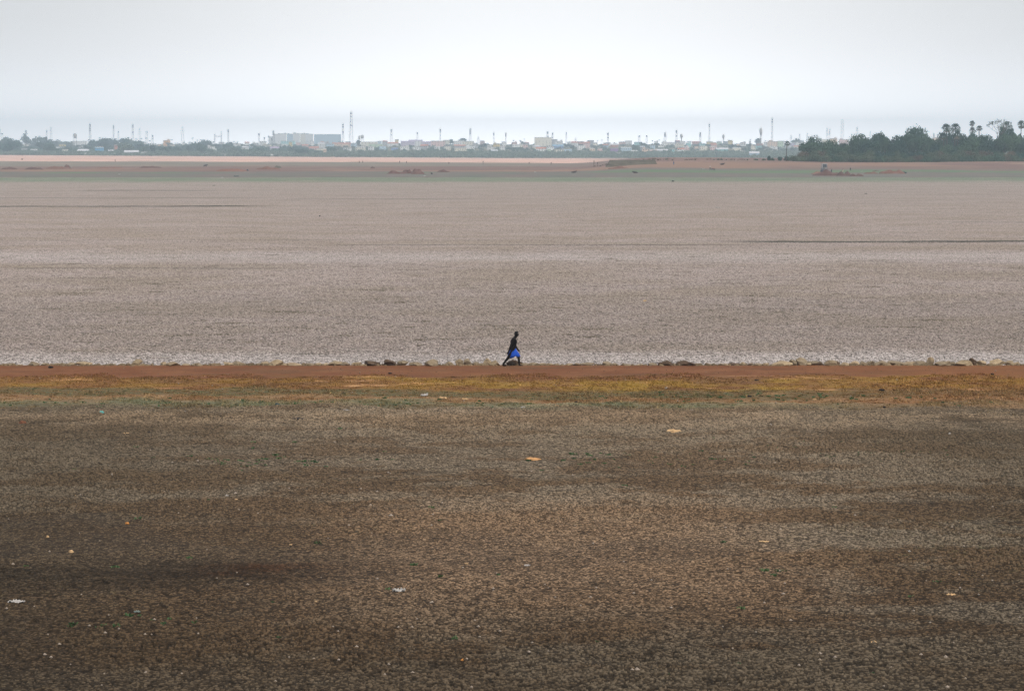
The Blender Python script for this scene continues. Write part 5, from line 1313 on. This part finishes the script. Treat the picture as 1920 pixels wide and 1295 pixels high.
scrub('scrub', 70000, 4010, 4330, -0.19, -0.06, 1.8, 4.4, 0.85, LEAF_S, 'green scrub under the trees left of centre', 9)
scrub('scrub', 60000, 4500, 7300, -0.19, 0.12, 1.5, 4.2, 1.0, LEAF_M, 'low garden greenery between the houses', 10)
scrub('scrub', 50000, 4700, 6100, -0.19, -0.07, 2.0, 4.8, 1.0, LEAF_M, 'dense green thicket climbing the slope left of centre', 14)
scrub('undergrowth', 30000, 1432, 1500, 0.100, 0.192, 0.8, 2.2, 0.22, LEAF_M, 'tangled undergrowth at the foot of the grove', 12)
scrub('undergrowth', 5000, 1440, 1500, 0.028, 0.100, 0.2, 0.7, 0.14, LEAF_B, 'dry weeds along the crest of the bare bank', 13)

# ------------------------------------------------------------------ things on the far shore
EARTH = mat('red_earth', (0.165, 0.088, 0.065), 0.95, 0.3, 0.6)
EARTHD = mat('dark_red_earth', (0.11, 0.064, 0.054), 0.95, 0.3, 0.6)
EARTHG = mat('grey_earth', (0.10, 0.09, 0.065), 0.95, 0.3, 0.6)
def mound(u, vb, w, hp, m, label, seed, name='earth_mound'):
    from mathutils import noise
    p = at(u, vb, 300); s = p.y / F; W = w * s; Hh = hp * s; nx, ny = 40, 16; co = []; o3 = Vector((seed * 3.1, 0, seed))
    for j in range(ny + 1):
        for i in range(nx + 1):
            x, y = i / nx * 2 - 1, j / ny * 2 - 1
            e = max(0, 1 - abs(x) ** 2.6) * max(0, 1 - y * y)
            z = (e ** 0.8) * (0.66 + 0.6 * noise.noise(Vector((x * 1.6, y * 1.0, 0)) + o3) + 0.14 * noise.noise(Vector((x * 5, y * 3, 0)) + o3))
            co.append((x * W / 2 * 1.1, y * max(3, W * 0.22), max(-0.4, z * Hh * 1.25 - 0.05 if e > 0 else -0.4)))
    q = [(j * (nx + 1) + i, j * (nx + 1) + i + 1, (j + 1) * (nx + 1) + i + 1, (j + 1) * (nx + 1) + i) for j in range(ny) for i in range(nx)]
    o = link(name, np_mesh(name, co, q, m, smooth=False), loc=p); tag(o, label, 'mound', 'earth mounds on the shore'); return o
for i, a in enumerate([
    (20, 317.8, 28, 5, EARTHD, 'low dark mound at the far left of the shore'), (68, 318.2, 34, 5, EARTHD, 'second low dark mound from the left shore end'), (112, 316.5, 42, 5, EARTH, 'long red mound left of a dark hump'), (129, 315.5, 12, 7, EARTHD, 'dark hump at the long red mound\'s right end'),
    (210, 316, 50, 3, EARTH, 'very low reddish ridge right of the dark hump'), (285, 315, 40, 4, EARTHD, 'low dark ridge below the orange house'),
    (437, 321.5, 56, 6, EARTH, 'wide flat red mound below the gantry'), (505, 318, 44, 5, EARTH, 'red mound right of the wide flat one'), (522, 315, 14, 4, EARTHG, 'small brown hump above the red mound left of centre'), (700, 316, 10, 3, EARTHD, 'small dark hump alone on the orange sand'),
    (744, 326, 34, 6, EARTHD, 'left mound of the dark red group below the lilac hall'), (764, 325.5, 20, 7.5, EARTHD, 'middle mound of the dark red group'), (784, 326.5, 24, 10, EARTHD, 'tallest right mound of the dark red group'),
    (832, 323, 24, 4.5, EARTHD, 'low mound right of the dark red group'), (1161, 316.5, 40, 4, EARTH, 'low red hump below the long flat embankment'),
    (1548, 329.5, 50, 9, EARTHD, 'dark heap in front of the bulldozer'), (1581, 330, 26, 9, EARTHD, 'dark conical heap right of the bulldozer'), (1604, 330.5, 24, 6, EARTHD, 'smaller dark heap at the right of the cone'),
    (1533, 326.5, 26, 5, EARTH, 'low red heap left of the bulldozer'), (1631, 326, 26, 4, EARTH, 'low reddish bank between heaps right of the bulldozer'), (1670, 326, 46, 9, EARTH, 'long bright red mound at the right'),
    (1640, 322, 12, 4, EARTHG, 'small grey hump behind the reddish bank')]): mound(*a, i + 1)
# long flat embankment
p = at(1184, 309, 900); s = p.y / F; m = MB(); W = 98 * s
m.add([(-W / 2, -3, -1), (W / 2, -3, -1), (W / 2 - 1.5, -1.2, 8.6 * s), (-W / 2 + 2, -1.2, 8.4 * s), (-W / 2, 5, -1), (W / 2, 5, -1), (W / 2 - 1.5, 4, 8.6 * s), (-W / 2 + 2, 4, 8.4 * s)], [(0, 1, 2, 3), (5, 4, 7, 6), (3, 2, 6, 7), (4, 0, 3, 7), (1, 5, 6, 2)])
me = m.mesh('embankment', EARTHG); bm = bmesh.new(); bm.from_mesh(me); bmesh.ops.subdivide_edges(bm, edges=bm.edges[:], cuts=10, use_grid_fill=True)
from mathutils import noise as mn
for v in bm.verts: v.co += Vector((0, mn.noise(v.co * 0.8) * .5, mn.noise(v.co * 0.5) * .3))
bm.to_mesh(me); bm.free(); tag(link('embankment', me, loc=p), 'long flat-topped dark earth embankment right of centre', 'embankment')

# bulldozer seen end-on behind its heap
p = at(1544, 325.5, 900); s = p.y / F; root = link('bulldozer', None, loc=p, rz=0.25)
YEL = mat('machine_paint', (0.24, 0.22, 0.21), 0.5, 0.15, 2, 0.4); PALE = vmat('white', PAINT['white'])
m = MB(); m.box((0, 0.2, 1.3), (1.5, 3.6, 1.0)); m.box((0, -1.1, 2.0), (1.2, 1.5, 0.6)); link('body', m.mesh('body', YEL), root)
for sx in (-1, 1):
    m = MB(); m.tube([(sx * 1.0, -1.7, .55), (sx * 1.0, -1.3, .12), (sx * 1.0, 1.3, .12), (sx * 1.0, 1.7, .55), (sx * 1.0, 1.3, .98), (sx * 1.0, -1.3, .98), (sx * 1.0, -1.7, .55)], [.22] * 7, 6); m.box((sx * 1.0, 0, .55), (.34, 2.9, .7)); link('track', m.mesh('track', DSTEEL), root)
cab = MB()
for sx in (-1, 1):
    for sy in (-1, 1): cab.box((sx * .85, .7 + sy * .7, 2.6), (.16, .16, 1.7))
cab.box((0, .7, 3.52), (2.1, 1.8, .16)); cab.box((0, .7, 1.85), (1.86, 1.56, .3)); cb = link('cab', cab.mesh('cab', mat('faded_cab_paint', (0.42, 0.45, 0.48), 0.6, 0.1, 2)), root)
link('windscreen', MB().box((0, -.02, 2.75), (1.52, .04, 1.4)).mesh('windscreen', GLASS), cb)
m = MB(); m.box((0, -2.6, .75), (2.9, .14, 1.2)); m.bar((-.9, -2.5, .6), (-.9, -1.2, .7), .1); m.bar((.9, -2.5, .6), (.9, -1.2, .7), .1); link('blade', m.mesh('blade', YEL), root)
m = MB(); m.tube([(.45, -1.3, 2.3), (.45, -1.3, 3.1)], [.07, .07], 6); link('exhaust_pipe', m.mesh('exhaust_pipe', DSTEEL), root)
root.scale = (1.1,) * 3
tag(root, 'bulldozer with a pale cab behind a dark heap', 'bulldozer')

# far people
WC_ = vmat('white', PAINT['white']); DK = mat('dark_cloth', (0.04, 0.045, 0.06), .9); BL = mat('faded_blue_cloth', (0.10, 0.20, 0.42), .9); CR = mat('cream_cloth', (0.6, 0.5, 0.38), .9)
r1, hd_ = far_person(at(1330, 319.8, 900), 0.4, DK, DK, 'person in dark clothes and white head cloth on the green verge')
m = MB(); m.tube([(0.01, 0, 1.60), (0, 0, 1.72), (0, 0, 1.78)], [.15, .15, .05], 10); link('head_cloth', m.mesh('head_cloth', WC_, True), r1)
far_person(at(1262, 309.5, 900), 1.0, BL, BL, 'person in faded blue clothes on the red bank')
far_person(at(1578, 324.2, 900), -1.0, CR, CR, 'person in cream clothes behind the conical heap')
far_person(at(1592, 321.5, 900), 2.0, DK, DK, 'person in dark clothes right of the conical heap')
far_person(at(1557, 325, 900), 2.0, DK, DK, 'person in dark clothes just right of the bulldozer')
def motorcycle(p, rz):
    root = link('motorcycle', None, loc=p, rz=rz)
    for x_ in (-.65, .65):
        m = MB(); n = 16
        for k in range(n):
            a, c = 6.283 * k / n, 6.283 * (k + 1) / n
            m.bar((x_ + .3 * math.cos(a), 0, .32 + .3 * math.sin(a)), (x_ + .3 * math.cos(c), 0, .32 + .3 * math.sin(c)), .05)
            if k % 2 == 0: m.bar((x_, 0, .32), (x_ + .3 * math.cos(a), 0, .32 + .3 * math.sin(a)), .012)
        link('wheel', m.mesh('wheel', BLACKT), root)
    m = MB(); m.bar((-.65, 0, .32), (0, 0, .55), .05); m.bar((.65, 0, .32), (.42, 0, 1.0), .045); m.box((0, 0, .45), (.5, .26, .36)); m.box((-.3, 0, .62), (.7, .1, .1)); link('frame', m.mesh('frame', DSTEEL), root)
    m = MB(); m.tube([(.3, 0, .8), (0, 0, .86), (-.1, 0, .8)], [.1, .17, .08], 8); link('fuel_tank', m.mesh('fuel_tank', REDW, True), root)
    link('saddle', MB().box((-.42, 0, .82), (.7, .26, .12)).mesh('saddle', BLACKT), root); m = MB(); m.bar((.4, -.35, 1.05), (.4, .35, 1.05), .03); link('handlebar', m.mesh('handlebar', DSTEEL), root)
    tag(root, 'small motorcycle beside the far person with the white head cloth', 'motorcycle')
motorcycle(at(1335.5, 319.3, 900), 0.3)

def cow(p, rz, label, lying=False):
    root = link('cow', None, loc=p, rz=rz); z = -0.62 if lying else 0
    ch = [[('r', (-.75, 0, 1.10 + z), (.26, .28)), ('m', (-.1, 0, 1.02 + z), (.30, .36)), ('c', (.55, 0, 1.02 + z), (.26, .36)), ('n', (.95, 0, 1.25 + z), (.14, .18)), ('h', (1.2, 0, 1.42 + z), (.13, .15)), ('z', (1.55, 0, 1.25 + z), (.08, .09))]]
    ch.append([('r', (-.75, 0, 1.1 + z), 0), ('t', (-1.02, 0, 1.0 + z), .04), ('t2', (-1.1, 0, .55 + z * .6), .025)])
    for s_ in (-1, 1):
        if lying:
            ch.append([('c', (0, 0, 0), 0), ('fk%d' % s_, (.8, s_ * .3, .22), .08), ('ff%d' % s_, (.5, s_ * .38, .08), .05)])
            ch.append([('r', (0, 0, 0), 0), ('hk%d' % s_, (-.45, s_ * .36, .25), .12), ('hf%d' % s_, (-.75, s_ * .42, .08), .05)])
        else:
            ch.append([('c', (0, 0, 0), 0), ('fe%d' % s_, (.55, s_ * .2, .72), .11), ('fk%d' % s_, (.6, s_ * .2, .40), .06), ('ff%d' % s_, (.57, s_ * .2, .04), .05)])
            ch.append([('r', (0, 0, 0), 0), ('hk%d' % s_, (-.62, s_ * .2, .70), .14), ('hh%d' % s_, (-.90, s_ * .2, .42), .06), ('hf%d' % s_, (-.80, s_ * .2, .04), .05)])
    skin_body('body', ch, HIDE, root, 1)
    m = MB()
    for s_ in (-1, 1): m.tube([(1.15, s_ * .1, 1.52 + z), (1.1, s_ * .26, 1.66 + z), (1.16, s_ * .24, 1.84 + z)], [.04, .03, .01], 5)
    link('horns', m.mesh('horns', DSTEEL), root)
    tag(root, label, 'cow', 'cattle on the shore')
HIDE = mat('dark_hide', (0.05, 0.04, 0.035), .8, .2, 2)
cow(at(1191, 325.2, 900), 2.9, 'dark cow lying on the verge right of centre', True)
cow(at(1075, 324.5, 900), 0.3, 'brown-grey cow lying on the verge near the centre', True)
cow(at(387, 313.5, 900), 0.2, 'tiny dark cow above the wide flat red mound')
cow(at(1179, 309, 900), 0.1, 'tiny dark cow before the long flat embankment')
cow(at(45, 300.5, 900), 1.2, 'tiny dark cow on the pink plain at the left')
cow(at(1352, 309.5, 900), 0.1, 'tiny dark cow on the red bank below small bushes', True)
# dark tarpaulin lump and small clutter
for a in [('tarpaulin', 1693, 325.5, 9, 4, DARKTEAL, 'dark blue-black tarpaulin lump right of the long red mound', 'tarpaulin'), ('scrap', 466, 320.8, 4, 3, DARKTEAL, 'dark lump at the wide flat red mound\'s right end', 'debris'),
          ('scrap', 445, 331.2, 11, 1.6, DARKTEAL, 'thin dark strip below the wide flat red mound', 'debris'), ('scrap', 810, 326.5, 4, 2.5, BLACKC, 'small black lump right of the dark red mounds', 'debris'), ('scrap', 403, 349, 6, 1.6, BLACKC, 'thin black strip on the green verge\'s near side', 'debris'),
          ('scrap', 600, 407, 3, 3, BLACKC, 'tiny black dot on the pale bed', 'debris'), ('scrap', 1622, 365, 6, 2, BLACKC, 'thin dark strip on the pale bed at the right', 'debris'), ('scrap', 1261, 341, 5, 2.4, BLACKC, 'small dark lump on the green verge at the right', 'debris')]: litter(*a, rz=0)
for a in [('plastic_sheet', 136, 315.5, 5, 3, WHITE, 'white rag at the dark hump\'s right foot', 'litter'), ('plastic_sheet', 1160, 307, 4, 3, WHITE, 'white rag before the long flat embankment', 'litter'), ('plastic_sheet', 1613, 322.5, 4, 2.5, WHITE, 'white rag between the heaps at right', 'litter'), ('plastic_sheet', 1829, 294.5, 3, 4, WHITE, 'white rag at the grove\'s foot below the tallest palm', 'litter')]: litter(*a, sheet=True)
for i, (u, vb, hp) in enumerate([(675, 306, 4), (681, 306, 4), (750, 307, 5), (763, 306.5, 4), (842, 308, 4), (906, 308, 6), (992, 308, 4), (1033, 309, 5), (1113, 309, 8), (1120, 309, 5), (219, 303.5, 4)]):
    p = at(u, vb, 900); s = p.y / F; m = MB(); m.tube([(0, 0, -.2), (.05, 0, hp * s)], [.22, .16], 6); m.tube([(-.5, 0, hp * s * .8), (.5, 0, hp * s * .8)], [.08, .08], 4)
    tag(link('post', m.mesh('post', BARK), loc=p), 'thin dark post on the pink plain, %s from the left' % NUM[(i + 1) if i < 10 else 0], 'post', 'posts on the plain')
# ------------------------------------------------------------------ haze, sky, sun, camera
def haze():
    m = bpy.data.materials.new('haze'); m.use_nodes = True; nt = m.node_tree; nt.nodes.clear()
    out = nt.nodes.new('ShaderNodeOutputMaterial'); pv = nt.nodes.new('ShaderNodeVolumePrincipled')
    pv.inputs['Color'].default_value = (0.73, 0.89, 1.0, 1); pv.inputs['Density'].default_value = HAZE; pv.inputs['Anisotropy'].default_value = 0.0
    nt.links.new(pv.outputs[0], out.inputs['Volume'])
    mb = MB(); mb.box((0, 4650, 46.5), (6400, 9400, 106))
    o = link('haze', mb.mesh('haze', m)); tag(o, 'thin pale haze over the lake bed', 'haze', kind='stuff')
HAZE = 0.00016
haze()
SUN_EL, SUN_AZ = R(60), R(142)      # azimuth clockwise from the view direction (+Y)
w = bpy.data.worlds.new('World'); sc.world = w; w.use_nodes = True
nt = w.node_tree; nt.nodes.clear(); T = NT(nt)
out = T.n('ShaderNodeOutputWorld'); bg = T.n('ShaderNodeBackground'); sk = T.n('ShaderNodeTexSky')
sk.sky_type = 'NISHITA'; sk.sun_disc = False; sk.sun_elevation = SUN_EL; sk.sun_rotation = SUN_AZ
sk.air_density = 1.0; sk.dust_density = 6.0; sk.ozone_density = 1.2; sk.altitude = 0
bg.inputs['Strength'].default_value = 0.1
tc = T.n('ShaderNodeTexCoord'); sp = T.n('ShaderNodeSeparateXYZ'); T.put(sp.inputs[0], tc.outputs['Generated'])
# white haze light added to the sky, brightened straight ahead to imitate lens falloff
el = T.m('MAXIMUM', sp.outputs[2], 0.0)
lo = T.m('MULTIPLY', T.m('EXPONENT', T.m('MULTIPLY', el, -3.0)), 1.0)
hz = T.m('MULTIPLY', T.m('EXPONENT', T.m('MULTIPLY', el, -60.0)), 0.9)
az = T.m('SUBTRACT', sp.outputs[0], 0.01)
glow = T.m('ADD', T.m('MULTIPLY', T.m('EXPONENT', T.m('MULTIPLY', T.m('MULTIPLY', az, az), -40.0)), 0.45), 0.55)
bg2 = T.n('ShaderNodeBackground'); bg2.inputs[0].default_value = (0.97, 0.97, 0.99, 1)
T.put(bg2.inputs[1], T.m('MULTIPLY', T.m('ADD', T.m('MULTIPLY', lo, 1.04), T.m('MULTIPLY', hz, 2.5)), glow))
ad = T.n('ShaderNodeAddShader')
nt.links.new(sk.outputs[0], bg.inputs[0]); nt.links.new(bg.outputs[0], ad.inputs[0]); nt.links.new(bg2.outputs[0], ad.inputs[1]); nt.links.new(ad.outputs[0], out.inputs[0])
sl = bpy.data.lights.new('sun', 'SUN'); sl.energy = 2.6; sl.angle = R(0.6); sl.color = (1.0, 0.95, 0.88)
so = bpy.data.objects.new('sun', sl); COL.objects.link(so)
d = Vector((math.sin(SUN_AZ) * math.cos(SUN_EL), math.cos(SUN_AZ) * math.cos(SUN_EL), math.sin(SUN_EL)))
so.rotation_euler = (-d).to_track_quat('-Z', 'Y').to_euler(); so.location = (0, 0, 60)
cd = bpy.data.cameras.new('camera'); co_ = bpy.data.objects.new('camera', cd); COL.objects.link(co_)
cd.sensor_width = 36; cd.lens = 36 * F / 1920; cd.clip_start = 1; cd.clip_end = 20000
co_.location = (0, 0, H); co_.rotation_euler = (math.pi / 2 - PITCH, 0, 0)
sc.camera = co_
sc.render.resolution_x = 1024; sc.render.resolution_y = 690
sc.view_settings.view_transform = 'Standard'; sc.view_settings.look = 'None'; sc.view_settings.exposure = 0; sc.view_settings.gamma = 1
sc.cycles.max_bounces = 6; sc.cycles.volume_bounces = 0
sc.cycles.use_denoising = True; sc.cycles.denoiser = 'OPENIMAGEDENOISE'; sc.cycles.denoising_input_passes = 'RGB_ALBEDO_NORMAL'; sc.cycles.denoising_prefilter = 'NONE'
